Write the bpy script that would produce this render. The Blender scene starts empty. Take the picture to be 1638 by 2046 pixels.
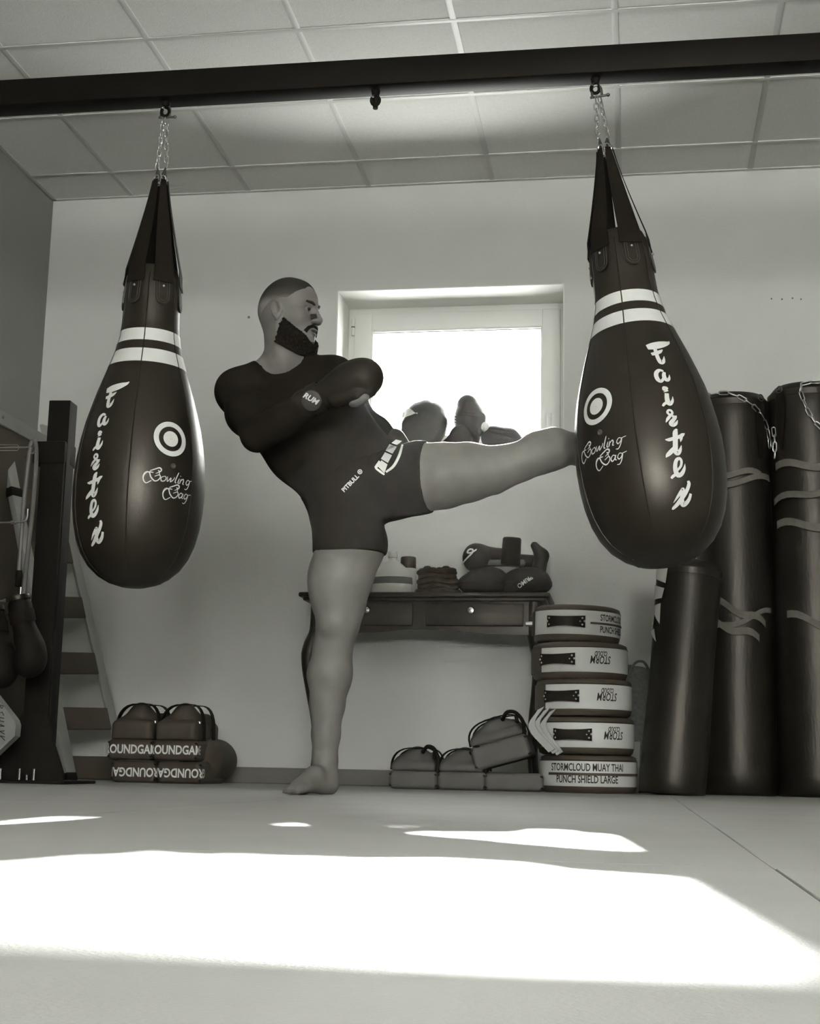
import bpy, bmesh, math, random
import numpy as np
from mathutils import Vector, Matrix, Quaternion
random.seed(7)
np.random.seed(7)
SC = bpy.context.scene
COL = SC.collection

# ------------------------------------------------------------------ camera
FPX, CYP = 2837.83, 1023.0
PITCH, ROLL, YAW, CAMH = 0.178060, 0.020969, -0.159290, 0.0846


def ray(x, y):
    """direction through a pixel of the 1638 x 2046 frame"""
    a, b = (x - 819.0) / FPX, (CYP - y) / FPX
    c, s = math.cos(ROLL), math.sin(ROLL)
    xx, u = c * a - s * b, s * a + c * b
    c, s = math.cos(PITCH), math.sin(PITCH)
    yy, zz = c - s * u, s + c * u
    c, s = math.cos(YAW), math.sin(YAW)
    return Vector((c * xx + s * yy, -s * xx + c * yy, zz))


def P(x, y, Y):
    """the point seen at a pixel, standing at depth Y in the room"""
    r = ray(x, y)
    q = r * (Y / r.y)
    return Vector((q.x, q.y, q.z + CAMH))


_f = ray(819, 1023)
_r = (ray(820, 1023) - _f).normalized()
_u = (ray(819, 1022) - _f).normalized()
_f = _f.normalized()
cam_data = bpy.data.cameras.new('camera')
cam = bpy.data.objects.new('camera', cam_data)
COL.objects.link(cam)
cam_data.sensor_fit = 'VERTICAL'
cam_data.sensor_height = 36.0
cam_data.sensor_width = 36.0
cam_data.lens = FPX / 2046.0 * 36.0
cam_data.clip_start = 0.02
cam.matrix_world = Matrix(((_r.x, _u.x, -_f.x, 0), (_r.y, _u.y, -_f.y, 0), (_r.z, _u.z, -_f.z, CAMH), (0, 0, 0, 1)))
SC.camera = cam

# ------------------------------------------------------------------ light
world = bpy.data.worlds.new('sky')
SC.world = world
world.use_nodes = True
bg = world.node_tree.nodes['Background']
bg.inputs['Color'].default_value = (1.0, 1.0, 0.975, 1)
bg.inputs['Strength'].default_value = 28.0

sun_data = bpy.data.lights.new('sun', 'SUN')
sun_data.energy = 38.0
sun_data.angle = math.radians(0.55)
sun_data.color = (1.0, 0.99, 0.96)
sun = bpy.data.objects.new('sun', sun_data)
COL.objects.link(sun)
SUN_DIR = Vector((0.086, -1.0, -0.3675)).normalized()
sun.rotation_euler = SUN_DIR.to_track_quat('-Z', 'Y').to_euler()
sun.location = (-1.5, 12, 5)

# daylight entering through the wide window behind the camera
day_data = bpy.data.lights.new('rear_window_daylight', 'AREA')
day_data.shape = 'RECTANGLE'
day_data.size, day_data.size_y = 2.8, 1.25
day_data.energy = 66.0
day_data.color = (1.0, 0.985, 0.95)
day = bpy.data.objects.new('rear_window_daylight', day_data)
COL.objects.link(day)
day.location = (0.65, -2.46, 1.72)
day.rotation_euler = (math.radians(90), 0, 0)     # shines along +Y

# marks the window opening for the sky light (a sampling guide, gives no light itself)
por_data = bpy.data.lights.new('window_portal', 'AREA')
por_data.shape = 'RECTANGLE'
por_data.size, por_data.size_y = 1.08, 0.78
por_data.cycles.is_portal = True
por = bpy.data.objects.new('window_portal', por_data)
COL.objects.link(por)
por.location = (-0.8585, 6.757, 1.9375)
por.rotation_euler = (math.radians(-90), 0, 0)     # faces the room

SC.view_settings.view_transform = 'Standard'
SC.view_settings.look = 'None'
SC.view_settings.exposure = 0.0
SC.view_settings.gamma = 1.0
SC.view_settings.use_curve_mapping = False
try:
    SC.cycles.max_bounces = 7
    SC.cycles.diffuse_bounces = 4
    SC.cycles.volume_bounces = 0
    SC.cycles.caustics_reflective = False
    SC.cycles.caustics_refractive = False
    SC.cycles.sample_clamp_indirect = 12.0
except Exception:
    pass


# ------------------------------------------------------------------ materials
def mat(name, col, rough=0.6, spec=0.4, metal=0.0, var=0.08, scale=12.0, bump=0.0, bscale=120.0, sheen=0.0, coat=0.0, stretch=(1, 1, 1), col2=None):
    m = bpy.data.materials.new(name)
    m.use_nodes = True
    nt = m.node_tree
    b = nt.nodes['Principled BSDF']
    b.inputs['Roughness'].default_value = rough
    b.inputs['Specular IOR Level'].default_value = spec
    b.inputs['Metallic'].default_value = metal
    if max(col) < 0.075 and metal == 0:
        b.inputs['Specular Tint'].default_value = (1.0, 0.91, 0.81, 1)
    if sheen:
        b.inputs['Sheen Weight'].default_value = sheen
    if coat:
        b.inputs['Coat Weight'].default_value = coat
        b.inputs['Coat Roughness'].default_value = 0.25
    tc = nt.nodes.new('ShaderNodeTexCoord')
    mp = nt.nodes.new('ShaderNodeMapping')
    mp.inputs['Scale'].default_value = stretch
    nt.links.new(tc.outputs['Object'], mp.inputs['Vector'])
    nz = nt.nodes.new('ShaderNodeTexNoise')
    nz.inputs['Scale'].default_value = scale
    nz.inputs['Detail'].default_value = 5.0
    nt.links.new(mp.outputs['Vector'], nz.inputs['Vector'])
    rp = nt.nodes.new('ShaderNodeValToRGB')
    lo = tuple(c * (1 - var) for c in col)
    hi = tuple(min(1, c * (1 + var)) for c in col) if col2 is None else col2
    rp.color_ramp.elements[0].position = 0.3
    rp.color_ramp.elements[1].position = 0.7
    rp.color_ramp.elements[0].color = (*lo, 1)
    rp.color_ramp.elements[1].color = (*hi, 1)
    nt.links.new(nz.outputs['Fac'], rp.inputs['Fac'])
    nt.links.new(rp.outputs['Color'], b.inputs['Base Color'])
    if bump:
        n2 = nt.nodes.new('ShaderNodeTexNoise')
        n2.inputs['Scale'].default_value = bscale
        n2.inputs['Detail'].default_value = 3.0
        nt.links.new(mp.outputs['Vector'], n2.inputs['Vector'])
        bp = nt.nodes.new('ShaderNodeBump')
        bp.inputs['Strength'].default_value = bump
        bp.inputs['Distance'].default_value = 0.01
        nt.links.new(n2.outputs['Fac'], bp.inputs['Height'])
        nt.links.new(bp.outputs['Normal'], b.inputs['Normal'])
    return m


def tone(v, warm=0.0):
    """sRGB grey 0..255 to a linear, faintly toned colour"""
    c = v / 255.0
    l = c / 12.92 if c < 0.04045 else ((c + 0.055) / 1.055) ** 2.4
    return (l * (1 + 0.22 * warm), l * 1.0, l * (0.955 - 0.2 * warm))


M = {}
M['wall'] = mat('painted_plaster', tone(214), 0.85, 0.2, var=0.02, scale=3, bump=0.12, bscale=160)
M['wall_shade'] = mat('shaded_side_wall_plaster', tone(150), 0.85, 0.2, var=0.02, scale=3, bump=0.12, bscale=160)  # back wall plaster again, darkened for the weaker light on the side wall
M['outside'] = mat('pale_yard_gravel', tone(212), 0.9, 0.1, var=0.1, scale=2)
M['ceiling'] = mat('mineral_fibre_tile', tone(232), 0.9, 0.15, var=0.035, scale=90, bump=0.25, bscale=220)
M['tbar'] = mat('white_metal_grid', tone(216), 0.45, 0.4, var=0.01)
M['floor'] = mat('gym_mat_vinyl', tone(162), 0.62, 0.35, var=0.05, scale=4, bump=0.12, bscale=300)
M['baseboard'] = mat('brown_skirting', tone(118, 0.2), 0.6, 0.3, var=0.05)
M['wainscot'] = mat('dark_brown_panel', tone(74, 1.05), 0.6, 0.3, var=0.12, scale=6, stretch=(1, 1, 0.15))
M['cap'] = mat('pale_cap_rail', tone(165), 0.6, 0.3, var=0.03)
M['pvc'] = mat('white_window_plastic', tone(226), 0.4, 0.45, var=0.01)
M['reveal'] = mat('white_reveal_plaster', tone(236), 0.8, 0.2, var=0.01)
M['seal'] = mat('grey_rubber_seal', tone(120), 0.7, 0.2)
M['steel_dark'] = mat('dark_painted_steel', tone(12, 1.2), 0.6, 0.16, var=0.15, scale=5, bump=0.05)
M['black_steel'] = mat('black_post_paint', tone(17, 0.8), 0.7, 0.2, var=0.1)
M['chrome'] = mat('bright_chain_steel', tone(200), 0.28, 0.5, metal=1.0, var=0.05)
M['dull_metal'] = mat('dull_hook_steel', tone(110), 0.45, 0.5, metal=0.9, var=0.1)
M['alu'] = mat('ladder_aluminium', tone(168), 0.5, 0.5, metal=0.3, var=0.05)
M['leather'] = mat('black_bag_leather', tone(31, 1.2), 0.36, 0.5, var=0.22, scale=7, bump=0.06, bscale=260)
M['leather2'] = mat('worn_heavy_bag_leather', tone(21, 1.2), 0.42, 0.5, var=0.25, scale=5, bump=0.1, bscale=80, stretch=(1, 1, 0.25))
M['webbing'] = mat('black_nylon_webbing', tone(24, 1.2), 0.8, 0.15, var=0.15, scale=60)
M['pale_web'] = mat('pale_webbing', tone(104, 0.4), 0.8, 0.2, var=0.1, scale=40)
M['print'] = mat('white_bag_print', tone(222), 0.5, 0.35, var=0.03, scale=30)
M['stitch'] = mat('tan_stitching', tone(90, 0.4), 0.7, 0.2)
M['piping'] = mat('seam_piping', tone(30, 1.05), 0.4, 0.5)
M['skin'] = mat('skin', tone(114, 0.24), 0.5, 0.35, var=0.10, scale=14, bump=0.06, bscale=90)
M['shirt'] = mat('black_compression_shirt', tone(25, 1.2), 0.8, 0.15, var=0.12, scale=9, bump=0.05, bscale=400)
M['shorts'] = mat('black_fight_shorts', tone(25, 1.2), 0.8, 0.15, var=0.12, scale=9, bump=0.05, bscale=400)
M['beard'] = mat('brown_beard_hair', tone(30, 1.0), 0.8, 0.2, var=0.3, scale=160, bump=0.7, bscale=420)
M['eye'] = mat('shaded_eye_white', tone(112), 0.2, 0.5, var=0.02)  # white toned down to grey, so the eye looks shadowed
M['iris'] = mat('dark_iris', tone(26, 0.9), 0.1, 0.6)
M['lip'] = mat('lip_skin', tone(112, 0.3), 0.45, 0.4, var=0.06, scale=60)
M['brow'] = mat('eyebrow_hair', tone(48, 1.5), 0.8, 0.2, var=0.2, scale=200)
M['tape'] = mat('dark_nose_tape', tone(40, 0.75), 0.6, 0.3)
M['glove'] = mat('black_glove_leather', tone(36, 0.9), 0.58, 0.3, var=0.12, scale=20, bump=0.06, bscale=150)
M['glove_black'] = mat('dull_black_glove_leather', tone(18, 0.8), 0.65, 0.2, var=0.12, scale=20)
M['glove_grey'] = mat('grey_glove_panel', tone(112), 0.5, 0.35, var=0.05)
M['glove_mid'] = mat('dark_grey_glove_panel', tone(66, 0.4), 0.5, 0.35, var=0.05)
M['glove_white'] = mat('white_glove_panel', tone(214), 0.5, 0.35, var=0.03)
M['wood'] = mat('dark_stained_wood', tone(34, 1.0), 0.4, 0.45, var=0.3, scale=9, stretch=(0.25, 2, 2), bump=0.04)
M['brass'] = mat('pale_brass_knob', tone(190, 0.1), 0.25, 0.6, metal=1.0)
M['bottle'] = mat('white_bottle_plastic', tone(218), 0.4, 0.4, var=0.02)
M['bottle_cap'] = mat('dark_cap_plastic', tone(62, 1.35), 0.35, 0.45)
M['bottle_band'] = mat('grey_bottle_label', tone(112), 0.6, 0.3)
M['cloth_dark'] = mat('dark_wrap_cloth', tone(62, 1.05), 0.9, 0.1, var=0.25, scale=25, bump=0.2, bscale=60)
M['shield_white'] = mat('white_shield_vinyl', tone(206), 0.5, 0.35, var=0.03, scale=10)
M['shield_dark'] = mat('dark_shield_vinyl', tone(66, 1.2), 0.5, 0.4, var=0.1)
M['ink'] = mat('black_ink', tone(48, 0.6), 0.7, 0.2)
M['pad'] = mat('dark_kick_pad_vinyl', tone(62, 1.05), 0.55, 0.35, var=0.12, scale=12)
M['pad2'] = mat('brown_grey_pad_vinyl', tone(92, 0.25), 0.6, 0.3, var=0.08, scale=12)
M['net'] = mat('grey_net_bag', tone(120), 0.8, 0.2, var=0.2, scale=70)
M['pale_strip'] = mat('pale_foam_strip', tone(165), 0.8, 0.2, var=0.06)
M['marker_pad'] = mat('grey_pad_vinyl', tone(135), 0.6, 0.3, var=0.08)
M['cord'] = mat('rubber_tube', tone(105, 0.2), 0.5, 0.4, var=0.08)


# ------------------------------------------------------------------ mesh helpers
def frame_from(z, hint=Vector((0, 0, 1))):
    z = Vector(z).normalized()
    x = Vector(hint).cross(z)
    if x.length < 1e-5:
        x = Vector((1, 0, 0)).cross(z)
    x.normalize()
    y = z.cross(x)
    return x, y, z


def smooth_path(pts, n=6, closed=False):
    """Catmull-Rom through the points"""
    pts = [Vector(p) for p in pts]
    m = len(pts)
    out = []
    rng = m if closed else m - 1
    for i in range(rng):
        if closed:
            a, b, c, d = pts[(i - 1) % m], pts[i], pts[(i + 1) % m], pts[(i + 2) % m]
        else:
            b, c = pts[i], pts[i + 1]
            a = pts[i - 1] if i else b * 2 - c
            d = pts[i + 2] if i + 2 < m else c * 2 - b
        for k in range(n):
            t = k / n
            out.append(0.5 * ((2 * b) + (c - a) * t + (2 * a - 5 * b + 4 * c - d) * t * t + (3 * b - a - 3 * c + d) * t ** 3))
    if not closed:
        out.append(pts[-1])
    return out


_box_cache = {}


class MB:
    """collects shapes for one mesh"""

    def __init__(self):
        self.v, self.f = [], []

    def raw(self, vs, fs, mtx=None):
        o = len(self.v)
        if mtx is None:
            self.v += [tuple(p) for p in vs]
        else:
            self.v += [tuple(mtx @ Vector(p)) for p in vs]
        self.f += [tuple(i + o for i in q) for q in fs]
        return self

    def box(self, c, size, bev=0.0, rot=None, seg=2):
        key = (round(size[0], 5), round(size[1], 5), round(size[2], 5), round(bev, 5), seg)
        if key not in _box_cache:
            bm = bmesh.new()
            bmesh.ops.create_cube(bm, size=1.0)
            for q in bm.verts:
                q.co = Vector((q.co.x * size[0], q.co.y * size[1], q.co.z * size[2]))
            if bev > 0:
                bmesh.ops.bevel(bm, geom=bm.edges[:] + bm.verts[:], offset=bev, segments=seg, affect='EDGES', profile=0.5)
            bm.verts.index_update()
            _box_cache[key] = ([q.co.copy() for q in bm.verts], [[q.index for q in f.verts] for f in bm.faces])
            bm.free()
        vs, fs = _box_cache[key]
        m = Matrix.Translation(Vector(c))
        if rot is not None:
            m = m @ rot.to_4x4()
        return self.raw(vs, fs, m)

    def box2(self, lo, hi, bev=0.0):
        lo, hi = Vector(lo), Vector(hi)
        return self.box((lo + hi) / 2, hi - lo, bev)

    def tube(self, pts, r, n=8, closed=False, caps=True, squash=None):
        pts = [Vector(p) for p in pts]
        m = len(pts)
        rs = r if isinstance(r, (list, tuple)) else [r] * m
        o = len(self.v)
        x = None
        for i, p in enumerate(pts):
            if closed:
                t = pts[(i + 1) % m] - pts[i - 1]
            else:
                t = pts[min(i + 1, m - 1)] - pts[max(i - 1, 0)]
            t.normalize()
            if x is None:
                x, y, _ = frame_from(t, Vector((0.13, 0.2, 1)))
            else:
                x = (x - t * x.dot(t)).normalized()
                y = t.cross(x)
            for k in range(n):
                a = 2 * math.pi * k / n
                self.v.append(tuple(p + (x * math.cos(a) + y * math.sin(a)) * rs[i]))
        for i in range(m if closed else m - 1):
            j = (i + 1) % m
            for k in range(n):
                l = (k + 1) % n
                self.f.append((o + i * n + k, o + i * n + l, o + j * n + l, o + j * n + k))
        if caps and not closed:
            self.f.append(tuple(o + k for k in range(n))[::-1])
            self.f.append(tuple(o + (m - 1) * n + k for k in range(n)))
        return self

    def cyl(self, a, b, r1, r2=None, n=16):
        return self.tube([a, b], [r1, r1 if r2 is None else r2], n)

    def lathe(self, prof, n=32, origin=(0, 0, 0), axis=(0, 0, 1), cap=True):
        """prof: (radius, height) along axis"""
        x, y, z = frame_from(axis, Vector((0, -1, 0)))
        org = Vector(origin)
        o = len(self.v)
        for r, h in prof:
            for k in range(n):
                a = 2 * math.pi * k / n
                self.v.append(tuple(org + z * h + (x * math.cos(a) + y * math.sin(a)) * max(r, 1e-5)))
        for i in range(len(prof) - 1):
            for k in range(n):
                l = (k + 1) % n
                self.f.append((o + i * n + k, o + i * n + l, o + (i + 1) * n + l, o + (i + 1) * n + k))
        if cap:
            self.f.append(tuple(o + k for k in range(n))[::-1])
            self.f.append(tuple(o + (len(prof) - 1) * n + k for k in range(n)))
        return self

    def ball(self, c, r, n=12, rot=None):
        r = (r, r, r) if not isinstance(r, (tuple, list)) else r
        m = Matrix.Translation(Vector(c))
        if rot is not None:
            m = m @ rot.to_4x4()
        vs, fs = [], []
        for i in range(1, n):
            th = math.pi * i / n
            for k in range(2 * n):
                a = math.pi * k / n
                vs.append((r[0] * math.sin(th) * math.cos(a), r[1] * math.sin(th) * math.sin(a), r[2] * math.cos(th)))
        w = 2 * n
        for i in range(n - 2):
            for k in range(w):
                l = (k + 1) % w
                fs.append((i * w + k, i * w + l, (i + 1) * w + l, (i + 1) * w + k))
        vs.append((0, 0, r[2]))
        vs.append((0, 0, -r[2]))
        for k in range(w):
            l = (k + 1) % w
            fs.append((len(vs) - 2, l, k))
            fs.append((len(vs) - 1, (n - 2) * w + k, (n - 2) * w + l))
        return self.raw(vs, fs, m)

    def band(self, pts, wid, nrm, thick=0.002):
        """flat strap along pts; wid: half-width vectors, nrm: outward vectors"""
        o = len(self.v)
        m = len(pts)
        for p, w, q in zip(pts, wid, nrm):
            p, w, q = Vector(p), Vector(w), Vector(q).normalized() * thick
            self.v += [tuple(p - w), tuple(p + w), tuple(p + w + q), tuple(p - w + q)]
        for i in range(m - 1):
            for k in range(4):
                l = (k + 1) % 4
                self.f.append((o + i * 4 + k, o + i * 4 + l, o + i * 4 + 4 + l, o + i * 4 + 4 + k))
        self.f.append((o + 3, o + 2, o + 1, o))
        e = o + (m - 1) * 4
        self.f.append((e, e + 1, e + 2, e + 3))
        return self

    def prism(self, outline, mtx, depth):
        """outline in local XY, extruded along local Z"""
        n = len(outline)
        vs = [(a, b, 0) for a, b in outline] + [(a, b, depth) for a, b in outline]
        fs = [tuple(range(n))[::-1], tuple(range(n, 2 * n))]
        for k in range(n):
            l = (k + 1) % n
            fs.append((k, l, n + l, n + k))
        return self.raw(vs, fs, mtx)


BASE = {}


def base_of(o):
    return BASE.get(o.name, Vector((0, 0, 0))) if o else Vector((0, 0, 0))


def mesh_of(name, mb, smooth=True, angle=40, recalc=True):
    me = bpy.data.meshes.new(name)
    if isinstance(mb, MB):
        me.from_pydata(mb.v, [], mb.f)
    else:
        me.from_pydata(mb[0], [], mb[1])
    if recalc:
        bm = bmesh.new()
        bm.from_mesh(me)
        bmesh.ops.recalc_face_normals(bm, faces=bm.faces[:])
        bm.to_mesh(me)
        bm.free()
    if smooth:
        me.polygons.foreach_set('use_smooth', [True] * len(me.polygons))
        if angle is not None:
            me.set_sharp_from_angle(angle=math.radians(angle))
    me.update()
    return me


def link(name, me, material, parent=None, label=None):
    o = bpy.data.objects.new(name, me)
    COL.objects.link(o)
    if material is not None and len(me.materials) == 0:
        me.materials.append(M[material] if isinstance(material, str) else material)
    if parent is not None:
        o.parent = parent
        BASE[o.name] = base_of(parent)
    if label:
        o['label'] = label
    return o


def part(name, mb, material, parent, label=None, world=True, smooth=True, angle=40, recalc=True):
    """one mesh object; world=True: the shapes were given in room coordinates"""
    if world:
        b = base_of(parent)
        if isinstance(mb, MB):
            mb.v = [(p[0] - b.x, p[1] - b.y, p[2] - b.z) for p in mb.v]
        else:
            mb = (np.asarray(mb[0]) - np.array(b), mb[1])
    return link(name, mesh_of(name, mb, smooth, angle, recalc), material, parent, label)


def thing(name, label, cat, loc, group=None, rot=None):
    o = bpy.data.objects.new(name, None)
    COL.objects.link(o)
    o.empty_display_size = 0.05
    o.location = loc
    if rot is not None:
        o.rotation_euler = rot
    BASE[o.name] = Vector(loc)
    tag(o, label, cat, group)
    return o


def tag(o, label, cat, group=None, kind=None):
    o['label'] = label
    if cat:
        o['category'] = cat
    if group:
        o['group'] = group
    if kind:
        o['kind'] = kind
    return o


def struct(name, mb, material, label=None, smooth=False):
    o = link(name, mesh_of(name, mb, smooth, 40), material)
    BASE[o.name] = Vector((0, 0, 0))
    o['kind'] = 'structure'
    if label:
        o['label'] = label
    return o


def copy_tree(o, parent=None):
    c = o.copy()
    COL.objects.link(c)
    if parent is not None:
        c.parent = parent
    for ch in list(o.children):
        copy_tree(ch, c)
    return c


# ------------------------------------------------------------------ lettering
def text_mesh(body, size, extrude=0.0, shear=0.0, bold=0.0, sx=1.0, cut=0.0, align='CENTER'):
    """block lettering as (verts, faces) in the XY plane"""
    cu = bpy.data.curves.new('lettering', 'FONT')
    cu.body = body
    cu.size = size
    cu.shear = shear
    cu.offset = bold
    cu.align_x = align
    cu.align_y = 'CENTER'
    cu.resolution_u = 3
    cu.fill_mode = 'BOTH'
    tmp = bpy.data.objects.new('lettering', cu)
    me = bpy.data.meshes.new_from_object(tmp)
    bm = bmesh.new()
    bm.from_mesh(me)
    bmesh.ops.triangulate(bm, faces=bm.faces[:])
    if cut:
        for _ in range(3):
            long = [e for e in bm.edges if e.calc_length() > cut]
            if not long:
                break
            bmesh.ops.subdivide_edges(bm, edges=long, cuts=1)
            bmesh.ops.triangulate(bm, faces=bm.faces[:])
    bm.verts.index_update()
    vs = [(q.co.x * sx, q.co.y, 0.0) for q in bm.verts]
    fs = [[q.index for q in f.verts] for f in bm.faces]
    bm.free()
    bpy.data.meshes.remove(me)
    bpy.data.objects.remove(tmp)
    bpy.data.curves.remove(cu)
    return vs, fs


def strokes_mesh(strokes, place, width, n=6, taper=True):
    """brush strokes: list of (points, width factor) in 2D, laid by place(u, v)"""
    mb = MB()
    for st in strokes:
        pts, wf = st[0], st[1]
        pp = smooth_path([(a, b, 0) for a, b in pts], n)
        m = len(pp)
        o = len(mb.v)
        for i, p in enumerate(pp):
            t = (pp[min(i + 1, m - 1)] - pp[max(i - 1, 0)]).normalized()
            nn = Vector((-t.y, t.x, 0))
            u = i / (m - 1)
            w = width * wf * 0.5
            if taper:
                w *= 0.45 + 0.55 * math.sin(math.pi * min(1, max(0, u * 0.9 + 0.05))) ** 0.5
            a, b = p + nn * w, p - nn * w
            mb.v.append(tuple(place(a.x, a.y)))
            mb.v.append(tuple(place(b.x, b.y)))
        for i in range(m - 1):
            mb.f.append((o + 2 * i, o + 2 * i + 1, o + 2 * i + 3, o + 2 * i + 2))
    return mb


# ------------------------------------------------------------------ soft-shape modelling (signed distance + surface nets)
class Field:
    def __init__(self, lo, hi, h):
        self.lo, self.h = np.array(lo, float), h
        n = np.ceil((np.array(hi, float) - self.lo) / h).astype(int) + 1
        self.n = n
        self.d = np.full(n, 0.3, np.float32)
        self.ax = [self.lo[i] + h * np.arange(n[i]) for i in range(3)]

    def _sl(self, lo, hi, pad):
        s = []
        for i in range(3):
            a = int(max(0, math.floor((lo[i] - pad - self.lo[i]) / self.h)))
            b = int(min(self.n[i], math.ceil((hi[i] + pad - self.lo[i]) / self.h) + 1))
            if b <= a:
                return None
            s.append(slice(a, b))
        return tuple(s)

    def _pts(self, s):
        return np.meshgrid(*[self.ax[i][s[i]] for i in range(3)], indexing='ij')

    def put(self, prim, k=0.02, mode='add', pad=0.05):
        lo, hi, fn = prim
        s = self._sl(lo, hi, k + pad)
        if s is None:
            return
        X, Y, Z = self._pts(s)
        b = fn(X, Y, Z)
        a = self.d[s]
        if mode == 'add':
            h = np.clip(0.5 + 0.5 * (a - b) / k, 0, 1)
            self.d[s] = a * (1 - h) + b * h - k * h * (1 - h)
        elif mode == 'cut':
            b = -b
            h = np.clip(0.5 - 0.5 * (a - b) / k, 0, 1)
            self.d[s] = a * (1 - h) + b * h + k * h * (1 - h)

    def everywhere(self):
        return np.meshgrid(*self.ax, indexing='ij')

    def mesh(self, d=None):
        d = self.d if d is None else d
        s = d < 0
        cnt = np.zeros(np.array(d.shape) - 1, np.int8)
        for i in (0, 1):
            for j in (0, 1):
                for k in (0, 1):
                    cnt += s[i:d.shape[0] - 1 + i, j:d.shape[1] - 1 + j, k:d.shape[2] - 1 + k]
        act = (cnt > 0) & (cnt < 8)
        ii = np.argwhere(act)
        idx = np.full(act.shape, -1, np.int64)
        idx[act] = np.arange(len(ii))
        acc = np.zeros((len(ii), 3))
        num = np.zeros(len(ii))
        cor = [(i, j, k) for i in (0, 1) for j in (0, 1) for k in (0, 1)]
        val = {c: d[ii[:, 0] + c[0], ii[:, 1] + c[1], ii[:, 2] + c[2]].astype(float) for c in cor}
        for c in cor:
            for a in range(3):
                if c[a]:
                    continue
                e = list(c)
                e[a] = 1
                e = tuple(e)
                va, vb = val[c], val[e]
                cr = (va < 0) != (vb < 0)
                t = np.where(cr, va / np.where(cr, va - vb, 1), 0)
                p = np.tile(np.array(c, float), (len(ii), 1))
                p[:, a] += t
                acc[cr] += p[cr]
                num[cr] += 1
        v = self.lo + self.h * (ii + acc / num[:, None])
        faces = []
        for a in range(3):
            b, c = (a + 1) % 3, (a + 2) % 3
            sa = [slice(1, -1)] * 3
            sa[a] = slice(0, -1)
            sb = [slice(1, -1)] * 3
            sb[a] = slice(1, None)
            s0, s1 = s[tuple(sa)], s[tuple(sb)]
            for flip, cond in ((False, s0 & ~s1), (True, ~s0 & s1)):
                q = np.argwhere(cond)
                if not len(q):
                    continue
                q[:, b] += 1
                q[:, c] += 1

                def g(db, dc):
                    t = q.copy()
                    t[:, b] -= db
                    t[:, c] -= dc
                    return idx[t[:, 0], t[:, 1], t[:, 2]]
                quad = np.stack([g(1, 1), g(0, 1), g(0, 0), g(1, 0)], 1)
                if flip:
                    quad = quad[:, ::-1]
                faces.append(quad)
        f = np.concatenate(faces)
        f = f[(f >= 0).all(1)]
        return v, f


def rc(a, b, r1, r2=None):
    """tapered capsule"""
    a, b = np.array(a, float), np.array(b, float)
    r2 = r1 if r2 is None else r2
    rm = max(r1, r2)
    ab = b - a
    L = max(ab @ ab, 1e-9)

    def fn(X, Y, Z):
        t = np.clip(((X - a[0]) * ab[0] + (Y - a[1]) * ab[1] + (Z - a[2]) * ab[2]) / L, 0, 1)
        return np.sqrt((X - a[0] - t * ab[0]) ** 2 + (Y - a[1] - t * ab[1]) ** 2 + (Z - a[2] - t * ab[2]) ** 2) - (r1 + t * (r2 - r1))
    return np.minimum(a, b) - rm, np.maximum(a, b) + rm, fn


def ell(c, r, R=None):
    """ellipsoid; R: 3 x 3, columns are its axes"""
    c = np.array(c, float)
    R = np.eye(3) if R is None else np.array(R, float)
    ext = np.sqrt(((R * np.array(r)[None, :]) ** 2).sum(1))

    def fn(X, Y, Z):
        x, y, z = X - c[0], Y - c[1], Z - c[2]
        q = [x * R[0, i] + y * R[1, i] + z * R[2, i] for i in range(3)]
        k0 = np.sqrt(sum((q[i] / r[i]) ** 2 for i in range(3)))
        k1 = np.sqrt(sum((q[i] / r[i] ** 2) ** 2 for i in range(3)))
        return k0 * (k0 - 1) / np.maximum(k1, 1e-6)
    return c - ext, c + ext, fn


def rbox(c, half, rad, R=None):
    c = np.array(c, float)
    R = np.eye(3) if R is None else np.array(R, float)
    half = np.array(half, float)
    ext = np.abs(R) @ half

    def fn(X, Y, Z):
        x, y, z = X - c[0], Y - c[1], Z - c[2]
        q = [np.abs(x * R[0, i] + y * R[1, i] + z * R[2, i]) - (half[i] - rad) for i in range(3)]
        o = np.sqrt(sum(np.maximum(t, 0) ** 2 for t in q))
        return o + np.minimum(np.maximum(np.maximum(q[0], q[1]), q[2]), 0) - rad
    return c - ext, c + ext, fn


def soft(lo, hi, h, ops):
    """ops: (primitive, blend) adds, (primitive, blend, 'cut') cuts"""
    F = Field(lo, hi, h)
    for o in ops:
        F.put(o[0], o[1], o[2] if len(o) > 2 else 'add')
    return F.mesh()


# ------------------------------------------------------------------ the room
XL, XR, YB, YR, ZC = -2.875, 2.30, 6.385, -2.5, 2.854
WX0, WX1, WZ0, WZ1 = -1.399, -0.318, 1.545, 2.330
TH = 0.36
floor = struct('floor', MB().box2((XL - 0.1, YR - 0.1, -0.14), (XR + 0.1, YB + 0.1, -0.0222)), 'floor', 'pale gym floor of square mats')
_t = mesh_of('mat_tile', MB().box((0, 0, -0.011), (0.9988, 0.9988, 0.022), 0.0012, seg=1), True)
_t.materials.append(M['floor'])
for i in range(6):
    for j in range(9):
        x0, y0 = -2.875 + i * 1.0, 6.385 - (j + 1) * 1.0
        if i == 5:
            continue
        o = link('mat_tile', _t, 'floor', floor)
        o.location = (x0 + 0.5, y0 + 0.5, 0)
_t2 = mesh_of('mat_tile', MB().box((0, 0, -0.011), (0.1738, 0.9988, 0.022), 0.0012, seg=1), True)
_t2.materials.append(M['floor'])
for j in range(9):
    o = link('mat_tile', _t2, 'floor', floor)
    o.location = (2.125 + 0.0875, 6.385 - j - 0.5, 0)

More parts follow.
